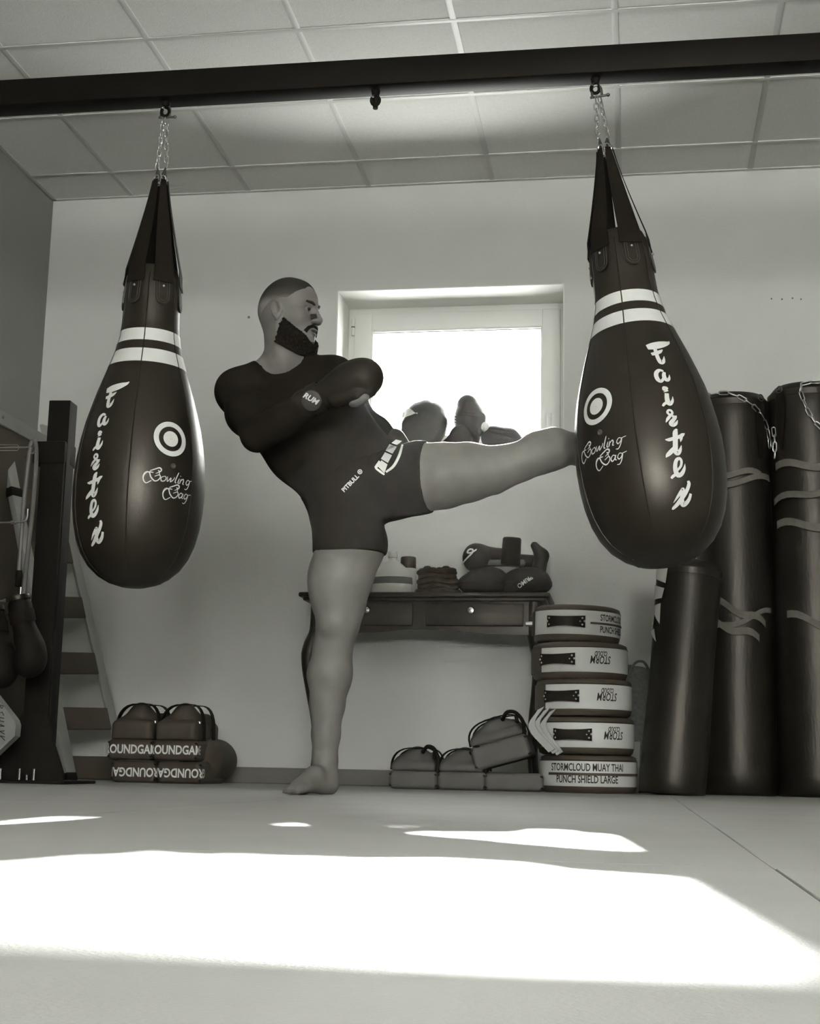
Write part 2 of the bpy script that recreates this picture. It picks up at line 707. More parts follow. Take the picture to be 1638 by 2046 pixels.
mb = MB()
mb.box2((XL - 0.2, YB, -0.1), (WX0, YB + TH, ZC + 0.3))
mb.box2((WX1, YB, -0.1), (XR + 0.2, YB + TH, ZC + 0.3))
mb.box2((WX0, YB, -0.1), (WX1, YB + TH, WZ0))
mb.box2((WX0, YB, WZ1), (WX1, YB + TH, ZC + 0.3))
wall_back = struct('wall_back', mb, 'wall', 'grey plaster wall with the window')
for x, y in ((497, 634), (1541, 597), (1562, 598), (1583, 596), (1600, 598)):
    c = P(x, y, YB)
    part('wall_plug', MB().cyl(c + Vector((0, -0.002, 0)), c + Vector((0, 0.004, 0)), 0.0065 if x < 600 else 0.004, n=10), 'seal', wall_back)
wall_left = struct('wall_left', MB().box2((XL - 0.2, YR - 0.2, -0.1), (XL, YB + 0.001, ZC + 0.3)), 'wall_shade', 'side wall, its shade put into a darker grey')
# dark panelling along the left wall with a pale cap rail, screwed on
for k in range(6):
    y1 = 6.30 - k * 1.2
    part('wall_panel', MB().box2((XL, y1 - 1.196, 0.0), (XL + 0.115, y1, 1.535), 0.004), 'wainscot', wall_left, 'dark brown wall panel')
cap = part('cap_rail', MB().box2((XL, -1.0, 1.535), (XL + 0.125, 6.33, 1.60), 0.006), 'cap', wall_left, 'pale cap rail over the dark panels')
for k in range(10):
    c = Vector((XL + 0.125, 6.24 - k * 0.5, 1.57))
    part('screw', MB().cyl(c - Vector((0.001, 0, 0)), c + Vector((0.003, 0, 0)), 0.007, n=8), 'seal', cap)
wall_right = struct('wall_right', MB().box2((XR, YR - 0.2, -0.1), (XR + 0.2, YB + 0.001, ZC + 0.3)), 'wall')
RX0, RX1, RZ0, RZ1 = -0.80, 2.10, 1.05, 2.38
mb = MB()
mb.box2((XL - 0.2, YR - 0.25, -0.1), (RX0, YR, ZC + 0.3))
mb.box2((RX1, YR - 0.25, -0.1), (XR + 0.2, YR, ZC + 0.3))
mb.box2((RX0, YR - 0.25, -0.1), (RX1, YR, RZ0))
mb.box2((RX0, YR - 0.25, RZ1), (RX1, YR, ZC + 0.3))
wall_rear = struct('wall_rear', mb, 'wall')

ceiling = struct('ceiling', MB().box2((XL - 0.1, YR - 0.1, ZC + 0.03), (XR + 0.1, YB + 0.1, ZC + 0.12)), 'seal', 'suspended ceiling of pale mineral tiles in a metal grid')
xs = [XL] + [-2.4586 + 0.6 * i for i in range(8)] + [XR]
ys = [YB] + [YB - 0.2992 - 0.6 * j for j in range(14)] + [YR]
tile_cache = {}
for i in range(len(xs) - 1):
    for j in range(len(ys) - 1):
        a, b = xs[i], xs[i + 1]
        c, d = ys[j + 1], ys[j]
        if b - a < 0.05 or d - c < 0.05:
            continue
        key = (round(b - a, 3), round(d - c, 3))
        if key not in tile_cache:
            me = mesh_of('ceiling_tile', MB().box((0, 0, 0.012), (b - a - 0.012, d - c - 0.012, 0.018), 0.003, seg=1), True)
            me.materials.append(M['ceiling'])
            tile_cache[key] = me
        o = link('ceiling_tile', tile_cache[key], 'ceiling', ceiling)
        o.location = ((a + b) / 2, (c + d) / 2, ZC - 0.0035 + random.uniform(0, 0.0015))
        o.rotation_euler = (random.uniform(-1, 1) * 0.002, random.uniform(-1, 1) * 0.002, 0)
for x in xs[1:-1]:
    part('grid_bar', MB().box2((x - 0.012, YR, ZC - 0.003), (x + 0.012, YB, ZC + 0.008), 0.001), 'tbar', ceiling)
for y in ys[1:-1]:
    part('grid_bar', MB().box2((XL, y - 0.012, ZC - 0.0035), (XR, y + 0.012, ZC + 0.008), 0.001), 'tbar', ceiling)
part('edge_trim', MB().box2((XL, YB - 0.02, ZC - 0.004), (XR, YB, ZC + 0.004), 0.001), 'tbar', ceiling)
part('edge_trim', MB().box2((XL, YR, ZC - 0.004), (XL + 0.02, YB, ZC + 0.004), 0.001), 'tbar', ceiling)

struct('baseboard_back', MB().box2((XL, YB - 0.014, 0), (XR, YB, 0.072), 0.004), 'baseboard', 'low brown skirting board')
struct('baseboard_right', MB().box2((XR - 0.014, YR, 0), (XR, YB - 0.014, 0.072), 0.004), 'baseboard')

# ------------------------------------------------------------------ windows
glass = bpy.data.materials.new('window_glass')
glass.use_nodes = True
nt = glass.node_tree
nt.nodes.remove(nt.nodes['Principled BSDF'])
tr, gl, mx, fr = (nt.nodes.new('ShaderNodeBsdfTransparent'), nt.nodes.new('ShaderNodeBsdfGlossy'), nt.nodes.new('ShaderNodeMixShader'), nt.nodes.new('ShaderNodeFresnel'))
tr.inputs['Color'].default_value = (0.95, 0.96, 0.95, 1)
gl.inputs['Roughness'].default_value = 0.02
fr.inputs['IOR'].default_value = 1.3
nt.links.new(fr.outputs[0], mx.inputs[0])
nt.links.new(tr.outputs[0], mx.inputs[1])
nt.links.new(gl.outputs[0], mx.inputs[2])
nt.links.new(mx.outputs[0], nt.nodes['Material Output'].inputs['Surface'])
M['glass'] = glass


def empty_struct(name, loc, label=None):
    o = bpy.data.objects.new(name, None)
    COL.objects.link(o)
    o.location = loc
    o.empty_display_size = 0.1
    BASE[o.name] = Vector(loc)
    o['kind'] = 'structure'
    if label:
        o['label'] = label
    return o


def ring(x0, x1, z0, z1, w, y0, y1, bev=0.004, wb=None):
    """four bars of a rectangular frame"""
    wb = w if wb is None else wb
    m = MB()
    m.box2((x0, y0, z0), (x0 + w, y1, z1), bev)
    m.box2((x1 - w, y0, z0), (x1, y1, z1), bev)
    m.box2((x0 + w - 0.002, y0 + 0.0006, z1 - w), (x1 - w + 0.002, y1 - 0.0006, z1), bev)
    m.box2((x0 + w - 0.002, y0 + 0.0006, z0), (x1 - w + 0.002, y1 - 0.0006, z0 + wb), bev)
    return m


WY = 6.655
win = empty_struct('window_1', ((WX0 + WX1) / 2, WY, WZ0), 'white tilt window set deep in the wall, blazing with daylight')
part('window_frame', ring(WX0, WX1, WZ0, WZ1, 0.042, WY, WY + 0.075), 'pvc', win)
sash = part('window_sash', ring(WX0 + 0.034, WX1 - 0.030, WZ0 + 0.034, WZ1 - 0.034, 0.088, WY - 0.014, WY + 0.05, 0.006), 'pvc', win)
gx0, gx1, gz0, gz1 = WX0 + 0.034 + 0.088, WX1 - 0.030 - 0.088, WZ0 + 0.122, WZ1 - 0.122
part('glazing_bead', ring(gx0 - 0.004, gx1 + 0.004, gz0 - 0.004, gz1 + 0.004, 0.010, WY - 0.010, WY + 0.006, 0.002), 'pvc', sash)
part('seal', ring(gx0 + 0.005, gx1 - 0.005, gz0 + 0.005, gz1 - 0.005, 0.0035, WY + 0.004, WY + 0.010, 0), 'seal', sash)
part('pane', MB().box2((gx0, WY + 0.016, gz0), (gx1, WY + 0.020, gz1)), 'glass', win, smooth=False)
hx = WX0 + 0.028
h_ = part('hinge', MB().cyl((hx, WY - 0.018, WZ1 - 0.145), (hx, WY - 0.018, WZ1 - 0.06), 0.009, n=12), 'pvc', win)
part('hinge_pin', MB().cyl((hx, WY - 0.018, WZ1 - 0.106), (hx, WY - 0.018, WZ1 - 0.100), 0.0096, n=12), 'seal', h_)
hz = WZ0 + 0.19
hd = MB().box2((WX1 - 0.095, WY - 0.026, hz - 0.035), (WX1 - 0.068, WY - 0.014, hz + 0.035), 0.003)
hd.box2((WX1 - 0.091, WY - 0.052, hz - 0.11), (WX1 - 0.072, WY - 0.036, hz + 0.01), 0.005)
hd.box2((WX1 - 0.089, WY - 0.04, hz - 0.012), (WX1 - 0.074, WY - 0.02, hz + 0.006), 0.003)
part('window_handle', hd, 'pvc', win)
rv = MB()
rv.box2((WX0 - 0.001, YB - 0.002, WZ0), (WX0 + 0.004, WY, WZ1))
rv.box2((WX1 - 0.004, YB - 0.002, WZ0), (WX1 + 0.001, WY, WZ1))
rv.box2((WX0, YB - 0.002, WZ1 - 0.004), (WX1, WY, WZ1 + 0.001))
part('window_reveal', rv, 'reveal', win, smooth=False)
part('window_sill', MB().box2((WX0, YB - 0.012, WZ0 - 0.018), (WX1, WY, WZ0 + 0.006), 0.004), 'reveal', win)

rw = empty_struct('window_2', ((RX0 + RX1) / 2, YR, RZ0), 'wide window in the rear wall')
part('window_frame', ring(RX0, RX1, RZ0, RZ1, 0.06, YR - 0.16, YR - 0.09), 'pvc', rw)
for k in (1, 2):
    x = RX0 + (RX1 - RX0) * k / 3
    part('mullion', MB().box2((x - 0.04, YR - 0.155, RZ0), (x + 0.04, YR - 0.095, RZ1), 0.004), 'pvc', rw)
for k in range(3):
    x0, x1 = RX0 + (RX1 - RX0) * k / 3 + 0.04, RX0 + (RX1 - RX0) * (k + 1) / 3 - 0.04
    part('pane', MB().box2((x0, YR - 0.128, RZ0 + 0.05), (x1, YR - 0.124, RZ1 - 0.05)), 'glass', rw, smooth=False)


# ------------------------------------------------------------------ overhead beam with hooks
YBM = 4.275                # depth of the beam; the bags hang under it
BZ = 2.271                 # underside of the beam
beam = thing('overhead_beam', 'long dark steel beam running under the ceiling with three hooks', 'beam', (-0.3, YBM, BZ))
part('beam_tube', MB().box2((XL, YBM - 0.0475, BZ), (XR, YBM + 0.0425, BZ + 0.094), 0.006), 'steel_dark', beam)
H1, H2, H3 = P(332, 205, YBM), P(1189, 165, YBM), P(751, 172, YBM)


def eye_hook(c, empty_one=False):
    h = part('hook', MB().cyl((c.x, YBM, BZ + 0.004), (c.x, YBM, BZ - 0.016), 0.016, 0.012, 12), 'black_steel', beam)
    pts = [Vector((c.x, YBM, BZ - 0.010))]
    for k in range(13):
        a = math.pi / 2 - k * 2 * math.pi / 14
        pts.append(Vector((c.x + 0.013 * math.cos(a), YBM - 0.002 * k / 6, BZ - 0.034 + 0.016 * math.sin(a))))
    part('hook_loop', MB().tube(pts, 0.0058, 8), 'black_steel', h)
    if empty_one:
        part('hook_sleeve', MB().cyl((c.x, YBM, BZ - 0.026), (c.x, YBM, BZ - 0.062), 0.011, 0.008, 10), 'black_steel', h)


for c, e in ((H1, False), (H2, False), (H3, True)):
    eye_hook(c, e)

# ------------------------------------------------------------------ the two bowling-pin bags
BAGPROF = [(0.0, -1.090), (0.040, -1.088), (0.082, -1.076), (0.118, -1.056), (0.152, -1.025), (0.178, -0.985), (0.196, -0.940), (0.209, -0.885),
           (0.216, -0.83), (0.219, -0.77), (0.218, -0.71), (0.213, -0.655), (0.205, -0.60), (0.194, -0.545), (0.179, -0.49), (0.163, -0.435),
           (0.145, -0.38), (0.128, -0.33), (0.114, -0.285), (0.104, -0.24), (0.098, -0.19), (0.096, -0.14), (0.095, -0.09), (0.092, -0.045),
           (0.086, -0.005), (0.080, 0.015), (0.060, 0.022), (0.0, 0.024)]     # heights from the neck rim


def bag_r(z):
    for (r1, z1), (r2, z2) in zip(BAGPROF, BAGPROF[1:]):
        if z1 <= z <= z2:
            t = (z - z1) / (z2 - z1)
            return r1 + (r2 - r1) * t
    return 0.08


def link_mesh(L, W, r):
    pts = []
    for k in range(7):
        a = -math.pi / 2 + math.pi * k / 6
        pts.append((W * math.cos(a), 0, 0))
    pts = []
    for s in (1, -1):
        for k in range(6):
            a = math.pi * k / 5
            pts.append(Vector((s * W * math.cos(a), 0, s * (L + W * math.sin(a)))))
    me = mesh_of('chain_link', MB().tube(pts, r, 7, closed=True), True, None)
    me.materials.append(M['chrome'])
    return me


LINK = link_mesh(0.0075, 0.0075, 0.0024)
LINK_BIG = link_mesh(0.0078, 0.0068, 0.0023)


def chain(parent, a, b, pitch, me, twist=0.0, sag=0.0, name='chain_link', pts=None):
    """links from a to b, each its own object; coordinates local to the parent"""
    a, b = Vector(a), Vector(b)
    if pts is None:
        n = max(1, round((b - a).length / pitch))
        pts = [a + (b - a) * (i / n) + Vector((0, 0, -sag * math.sin(math.pi * i / n))) for i in range(n + 1)]
    for i in range(len(pts) - 1):
        p, q = Vector(pts[i]), Vector(pts[i + 1])
        o = bpy.data.objects.new(name, me)
        COL.objects.link(o)
        o.parent = parent
        z = (q - p).normalized()
        rot = z.to_track_quat('Z', 'Y').to_matrix().to_4x4() @ Matrix.Rotation(twist + (math.pi / 2 if i % 2 else 0), 4, 'Z')
        o.matrix_local = Matrix.Translation((p + q) / 2) @ rot


# brush letters of the vertical word: strokes of (x, y, width), drawn in millimetre-like units round each letter's middle
FAIRTEX_RAW = {
    'F': (11.36, (545, 520), [[(300, 400, 130), (420, 368, 180), (560, 325, 185), (690, 278, 150), (800, 230, 85), (850, 175, 20)], [(360, 595, 80), (470, 560, 90), (560, 510, 80), (625, 450, 14)],
                              [(462, 450, 80), (470, 600, 85), (485, 720, 90), (525, 815, 105), (580, 790, 85), (608, 715, 50), (622, 635, 8)]]),
    'a': (11.36, (735, 1090), [[(775, 965, 40), (690, 945, 75), (622, 1010, 90), (606, 1100, 92), (630, 1195, 92), (682, 1232, 80), (735, 1180, 58), (765, 1090, 46), (800, 1000, 40)],
                               [(790, 990, 60), (768, 1080, 88), (782, 1165, 92), (826, 1200, 80), (874, 1145, 56), (890, 1050, 8)]]),
    'i': (11.36, (850, 1570), [[(770, 1375, 60), (800, 1378, 118), (850, 1385, 118), (885, 1400, 70)], [(880, 1410, 60), (840, 1445, 30), (785, 1466, 6)], [(850, 1495, 86), (840, 1620, 98), (850, 1725, 108), (892, 1755, 88), (950, 1675, 56), (966, 1570, 8)],
                               [(728, 1815, 40), (765, 1765, 62), (815, 1725, 60)]]),
    'r': (10.23, (415, 140), [[(385, 62, 46), (352, 15, 46), (378, -35, 46), (425, -28, 46), (442, 25, 46), (400, 80, 52), (345, 150, 58), (300, 228, 14)], [(430, 88, 50), (480, 108, 66), (520, 80, 14)],
                              [(505, 105, 46), (445, 175, 76), (392, 245, 82), (428, 284, 70), (490, 245, 58), (528, 172, 8)]]),
    't': (10.23, (495, 640), [[(548, 348, 30), (512, 420, 92), (500, 560, 94), (490, 700, 94), (486, 800, 98), (522, 848, 88), (574, 785, 64), (606, 682, 10)], [(470, 735, 66), (402, 818, 88), (335, 885, 66), (302, 932, 8)],
                              [(312, 572, 14), (380, 576, 66), (480, 545, 70), (590, 505, 70), (650, 462, 66), (694, 432, 10)], [(620, 510, 60), (608, 560, 50), (595, 615, 8)]]),
    'e': (10.23, (545, 1150), [[(520, 1200, 40), (590, 1115, 46), (610, 1020, 50), (578, 962, 55), (522, 990, 66), (492, 1080, 74), (492, 1200, 84), (532, 1285, 92), (600, 1262, 78), (655, 1165, 56), (676, 1062, 8)], [(408, 1350, 40), (440, 1310, 56), (495, 1270, 54)]]),
    'x': (10.23, (605, 1640), [[(722, 1380, 50), (738, 1440, 66), (692, 1568, 70), (602, 1708, 80), (520, 1818, 70), (445, 1890, 48), (425, 1902, 8)], [(450, 1790, 8), (530, 1668, 50), (618, 1538, 60), (616, 1600, 78), (602, 1718, 80), (622, 1815, 88), (682, 1795, 78), (742, 1715, 64), (772, 1615, 50)]]),
}


def brush(ch, place, ppm=640.0, lean=0.05, widen=1.06):
    """mesh of one brush letter; place(u, v) lays it on the bag"""
    sc_, (cx, cy), strokes = FAIRTEX_RAW[ch]
    m = MB()
    for st in strokes:
        pp = smooth_path([(x, y, 0) for x, y, w in st], 6)
        ww = smooth_path([(w, 0, 0) for x, y, w in st], 6)
        o = len(m.v)
        for i, p in enumerate(pp):
            t = (pp[min(i + 1, len(pp) - 1)] - pp[max(i - 1, 0)]).normalized()
            nn = Vector((-t.y, t.x, 0)) * max(2.0, ww[i].x) * 0.5
            for q in (p + nn, p - nn):
                dx, dy = (q.x - cx) / sc_ / ppm, (q.y - cy) / sc_ / ppm
                u, v = dx * math.cos(lean) - dy * math.sin(lean), -(dx * math.sin(lean) + dy * math.cos(lean))
                m.v.append(tuple(place(u * widen, v)))
        for i in range(len(pp) - 1):
            m.f.append((o + 2 * i, o + 2 * i + 1, o + 2 * i + 3, o + 2 * i + 2))
    return m


SCRIPT = {    # thin chancery lettering
    'B': [([(-0.045, -0.175), (-0.477, -0.457), (-0.809, -0.153), (-0.873, 0.279), (-0.636, 0.597), (-0.432, 0.552), (-0.182, 0.143), (0.25, -0.185), (0.545, -0.085), (0.691, 0.211), (0.545, 0.438), (0.136, 0.256)], 1.3), ([(-0.432, 0.743), (0.0, 0.961), (0.364, 1.12), (0.6, 0.97), (0.545, 0.77), (0.309, 0.852)], 1.5), ([(-0.645, 0.615), (-0.364, 0.634), (-0.068, 0.597)], 1.2), ([(0.173, 0.529), (0.364, 0.643), (0.477, 0.688), (0.545, 0.438)], 1.0), ([(-0.809, -0.13), (-0.927, 0.143), (-0.864, 0.529), (-0.636, 0.688)], 0.8)],
    'o': [([(0.1, 0.4), (-0.22, 0.22), (-0.14, -0.1), (0.16, -0.06), (0.26, 0.22), (0.1, 0.4)], 1.2)],
    'w': [([(-0.36, 0.4), (-0.26, -0.08), (0.02, 0.3), (0.06, -0.08), (0.34, 0.22), (0.38, 0.44)], 1.2)],
    'l': [([(0.12, 0.95), (0.02, 0.5), (-0.04, 0.0), (0.12, -0.1)], 1.3)],
    'i': [([(0.02, 0.38), (-0.04, 0.0), (0.1, -0.1)], 1.3), ([(0.06, 0.62), (0.12, 0.66)], 1.3)],
    'n': [([(-0.26, 0.38), (-0.32, -0.1)], 1.3), ([(-0.3, 0.16), (-0.04, 0.4), (0.08, 0.2), (0.04, -0.04), (0.18, -0.1)], 1.2)],
    'g': [([(0.22, 0.34), (-0.06, 0.42), (-0.22, 0.14), (-0.06, -0.08), (0.16, 0.1), (0.24, 0.36), (0.18, -0.2), (0.0, -0.52), (-0.24, -0.5)], 1.1), ([(0.2, 0.36), (0.62, 0.44)], 0.8)],
    'a': [([(0.2, 0.32), (-0.08, 0.4), (-0.24, 0.12), (-0.08, -0.1), (0.14, 0.1), (0.22, 0.36), (0.18, 0.0), (0.34, -0.1)], 1.2)],
}


def pin_bag(name, label, hook, drop, az_word, az_disc, tilt, turn, wide=1.0, swing=0.0):
    """hook: where it hangs; drop: from hook to neck rim"""
    t = thing(name, label, 'punching bag', hook, 'bowling-pin punching bags')
    t.rotation_euler = (swing, tilt, 0)
    t.scale = (0.95, 0.95, 0.95)
    zr = -drop                                 # neck rim in local z

    def S(u, v, az, off=0.0012):
        r = bag_r(v) * wide
        a = az + u / max(r, 0.05)
        return Vector(((r + off) * math.sin(a), -(r + off) * math.cos(a), zr + v))
    prof = []
    for (r1, z1), (r2, z2) in zip(BAGPROF, BAGPROF[1:]):
        prof += [(r1 * wide, zr + z1), ((r1 + r2) / 2 * wide, zr + (z1 + z2) / 2)]
    prof.append((0, zr + BAGPROF[-1][1]))
    body = part('bag_body', MB().lathe(prof, 64, cap=False), 'leather', t, world=False, angle=80)
    # panel seams
    for k in range(6):
        az = az_word + math.radians(32 + 60 * k)
        pts = [S(0, z, az, 0.0004) for z in np.linspace(-1.07, -0.02, 40)]
        part('seam', MB().tube(pts, 0.0022, 5), 'piping', body, world=False)
    # two white rings round the neck
    for z0, z1 in ((-0.263, -0.219), (-0.344, -0.294)):
        m = MB()
        for z in (z0, (z0 + z1) / 2, z1):
            for k in range(64):
                m.v.append(tuple(S(0, z, 2 * math.pi * k / 64, 0.0014)))
        for i in range(2):
            for k in range(64):
                l = (k + 1) % 64
                m.f.append((i * 64 + k, i * 64 + l, i * 64 + 64 + l, i * 64 + 64 + k))
        part('white_ring', m, 'print', body, world=False, angle=None)
    # bullseye
    vz = -0.615
    m = MB()
    for r0, r1 in ((0.042, 0.059), (0.0, 0.0265)):
        o = len(m.v)
        for k in range(48):
            a = 2 * math.pi * k / 48
            for r in (max(r0, 0.001), (r0 + r1) / 2, r1):
                m.v.append(tuple(S(r * math.cos(a), vz + r * math.sin(a), az_disc)))
        for k in range(48):
            l = (k + 1) % 48
            for i in range(2):
                m.f.append((o + k * 3 + i, o + k * 3 + i + 1, o + l * 3 + i + 1, o + l * 3 + i))
    part('bullseye_print', m, 'print', body, world=False, angle=None)
    # vertical brush lettering F a i r t e x
    zz = [-0.470, -0.560, -0.632, -0.706, -0.784, -0.860, -0.936]
    uu = [0.012, 0.0, 0.0, 0.0, 0.0, 0.0, 0.006]
    m = MB()
    for ch, v0, u0 in zip('Fairtex', zz, uu):
        q = brush(ch, lambda a, b: S(u0 + a, v0 + b, az_word))
        m.raw(q.v, q.f)
    part('brush_lettering', m, 'print', body, world=False, angle=None)
    # chancery lettering, two lines
    m = MB()
    for word, v0, u0, h in (('Bowling', -0.757, -0.088, 0.036), ('Bag', -0.804, -0.020, 0.036)):
        u = u0
        for i, ch in enumerate(word):
            w = {'B': 1.62, 'o': 0.55, 'w': 0.82, 'l': 0.30, 'i': 0.32, 'n': 0.62, 'g': 0.6, 'a': 0.6}[ch]
            c = u + h * w * (0.57 if ch == 'B' else 0.5)
            q = strokes_mesh(SCRIPT[ch], lambda a, b: S(c + (a + 0.22 * b) * h * 0.95, v0 + b * h * 0.95, az_disc - 0.02), 0.0030 / (h * 0.95), 6)
            m.raw(q.v, q.f)
            u += h * w
    part('script_lettering', m, 'print', body, world=False, angle=None)
    # filling eyelet
    part('eyelet', MB().lathe([(0.002, 0), (0.007, 0.002), (0.009, 0.0), (0.009, -0.002)], 14, S(0.01, -0.705, az_disc), S(0, -0.705, az_disc, 1) - S(0, -0.705, az_disc, 0)), 'stitch', body, world=False)
    # straps: tab on the neck, webbing running up to the ring bundle
    top = zr + 0.345
    for k in range(6):
        az = az_word + math.radians(2 + 60 * k)
        d = Vector((math.sin(az), -math.cos(az), 0))
        s = Vector((math.cos(az), math.sin(az), 0))
        pts, wd, nr = [], [], []
        for i in range(15):
            u = i / 14
            z = zr - 0.05 + u * (0.05 + 0.345)
            r = 0.094 * wide * (1 - u) + 0.020 * u + 0.012 * math.sin(math.pi * u) * (1 if u < 0.5 else 0.6) if z > zr else bag_r(z - zr) * wide + 0.003
            if z > zr:
                q = (z - zr) / 0.345
                r = 0.088 * wide * (1 - q) ** 1.15 + 0.021 * q + 0.004
            pts.append(d * r + Vector((0, 0, z)))
            wd.append(s * (0.029 * (1 - u) ** 0.8 + 0.0085))
            nr.append(d)
        part('strap', MB().band(pts, wd, nr, 0.003), 'webbing', t, world=False, angle=30)
        # stitched U-shaped tab with rivet
        m = MB()
        out = []
        for i in range(17):
            a = math.pi * (1 + i / 16)
            out.append((0.026 * math.cos(a), -0.105 + 0.026 * math.sin(a)))
        out = [(-0.026, -0.012)] + out + [(0.026, -0.012)]
        vs = [S(a, b, az, 0.0012) for a, b in out] + [S(a, b, az, 0.006) for a, b in out]
        n = len(out)
        m.raw(vs, [tuple(range(n, 2 * n))] + [(i, (i + 1) % n, n + (i + 1) % n, n + i) for i in range(n)])
        tab = part('strap_tab', m, 'leather', t, world=False, angle=30)
        for w in (0.021, 0.014):
            line = [(-w, -0.018)] + [(w * math.cos(math.pi * (1 + i / 10)), -0.104 + w * math.sin(math.pi * (1 + i / 10))) for i in range(11)] + [(w, -0.018)]
            part('stitch_line', MB().tube([S(a, b, az, 0.0062) for a, b in line], 0.0009, 4, closed=(w < 0.02)), 'stitch', tab, world=False)
        part('rivet', MB().ball(S(0, -0.065, az, 0.0065), 0.0046, 6), 'chrome', tab, world=False)
        # small ring on the strap end and the cord up to the chain
        rp = d * 0.023 + Vector((0, 0, top + 0.004))
        pts = [rp + (s * math.cos(a) * 0.009 + Vector((0, 0, 1)) * math.sin(a) * 0.011) for a in np.linspace(0, 2 * math.pi, 13)[:-1]]
        part('strap_ring', MB().tube(pts, 0.0022, 6, closed=True), 'chrome', t, world=False)
        side = -1 if d.x < 0 else 1
        part('tie_cord', MB().tube([rp + Vector((0, 0, 0.004)), d * 0.016 + Vector((0, 0, top + 0.022)), Vector((side * 0.014, 0, top + 0.05))], [0.0038, 0.0042, 0.003], 6), 'dull_metal', t, world=False)
    # shackle and the two chains
    sh = MB()
    pts = [Vector((0.016, 0, -0.058)), Vector((0.016, 0, -0.034))] + [Vector((0.016 * math.cos(a), 0, -0.030 + 0.018 * math.sin(a))) for a in np.linspace(0.2, math.pi - 0.2, 8)] + [Vector((-0.016, 0, -0.034)), Vector((-0.016, 0, -0.058))]
    sh.tube(pts, 0.0045, 8)
    shk = part('shackle', sh, 'dull_metal', t, world=False)
    part('shackle_pin', MB().cyl((-0.024, 0, -0.056), (0.034, 0, -0.056), 0.0042, n=8).ball((0.036, 0, -0.056), 0.0065, 6), 'dull_metal', shk, world=False)
    for s in (-1, 1):
        chain(t, (s * 0.006, 0, -0.058), (s * 0.017, 0, top + 0.046), 0.0235, LINK_BIG, twist=0.5 + 0.4 * s)
    return t


# neck rim height on the first bag sits 0.645 m under its hook
pin_bag('punching_bag', 'black bowling-pin punching bag hanging still, left of the kicking man', H1, 0.642, math.radians(-21.5), math.radians(46), 0.0145, 1)
pin_bag('punching_bag', 'tilted black bowling-pin punching bag being struck by the man\'s shin', H2, 0.612, math.radians(18.5), math.radians(-41), -0.124, -1, 1.035, swing=-math.asin(0.2 / 1.65))


# ------------------------------------------------------------------ the kicking man
def V3(v):
    return np.array((v[0], v[1], v[2]), float)


def unit(v):
    v = np.array(v, float)
    return v / np.linalg.norm(v)


# joints, each at its own depth
YM = 4.53
pelvis = V3(P(706, 990, YM))
neck_base = V3(P(571, 738, YM + 0.0))
hip_s, hip_k = V3(P(690, 1035, YM - 0.01)), V3(P(778, 968, YM + 0.05))
sh_r, sh_l = V3(P(477, 783, YM - 0.03)), V3(P(668, 752, YM + 0.06))
elb_r, wri_r = V3(P(514, 868, YM - 0.22)), V3(P(643, 788, YM - 0.30))
elb_l, wri_l = V3(P(722, 838, YM + 0.14)), V3(P(802, 899, YM + 0.17))
ax_t = unit(neck_base - pelvis)                                  # spine direction
lat = sh_l - sh_r
lat = unit(lat - ax_t * (lat @ ax_t))                            # towards his left
fro = np.cross(lat, ax_t)                                        # chest direction
if fro[1] > 0:
    fro = -fro
RT = np.stack([lat, fro, ax_t], 1)


def T(a, b, c):
    """torso coordinates: sideways, forwards, up the spine"""
    return pelvis + lat * a + fro * b + ax_t * c


Lsp = np.linalg.norm(neck_base - pelvis)
torso = [
    (ell(T(0, 0.0, -0.005), (0.150, 0.110, 0.120), RT), 0.03),
    (ell(T(0.0, 0.012, 0.14), (0.134, 0.098, 0.150), RT), 0.05),
    (ell(T(-0.002, 0.0, 0.30), (0.158, 0.112, 0.165), RT), 0.05),
    (ell(T(-0.005, -0.01, 0.385), (0.165, 0.100, 0.095), RT), 0.05),
    (ell(T(-0.075, 0.07, 0.335), (0.085, 0.05, 0.065), RT), 0.03),      # pectorals
    (ell(T(0.070, 0.07, 0.335), (0.085, 0.05, 0.065), RT), 0.03),
    (ell(T(-0.130, -0.03, 0.27), (0.05, 0.07, 0.12), RT), 0.04),        # lats
    (ell(T(0.130, -0.03, 0.27), (0.05, 0.07, 0.12), RT), 0.04),
    (rc(neck_base + ax_t * 0.02, sh_r + ax_t * 0.015, 0.058, 0.052), 0.05),
    (rc(neck_base + ax_t * 0.02, sh_l + ax_t * 0.0, 0.058, 0.050), 0.05),
    (ell(T(-0.02, -0.085, -0.03), (0.12, 0.07, 0.09), RT), 0.05),       # seat
    (rc(V3(P(522, 848, YM)), V3(P(582, 912, YM)), 0.050, 0.052), 0.05),  # flank under the arm
    (rc(V3(P(582, 912, YM)), V3(P(645, 985, YM)), 0.052, 0.050), 0.05),
    (rc(V3(P(690, 840, YM + 0.02)), V3(P(768, 915, YM + 0.04)), 0.055, 0.060), 0.05),
]
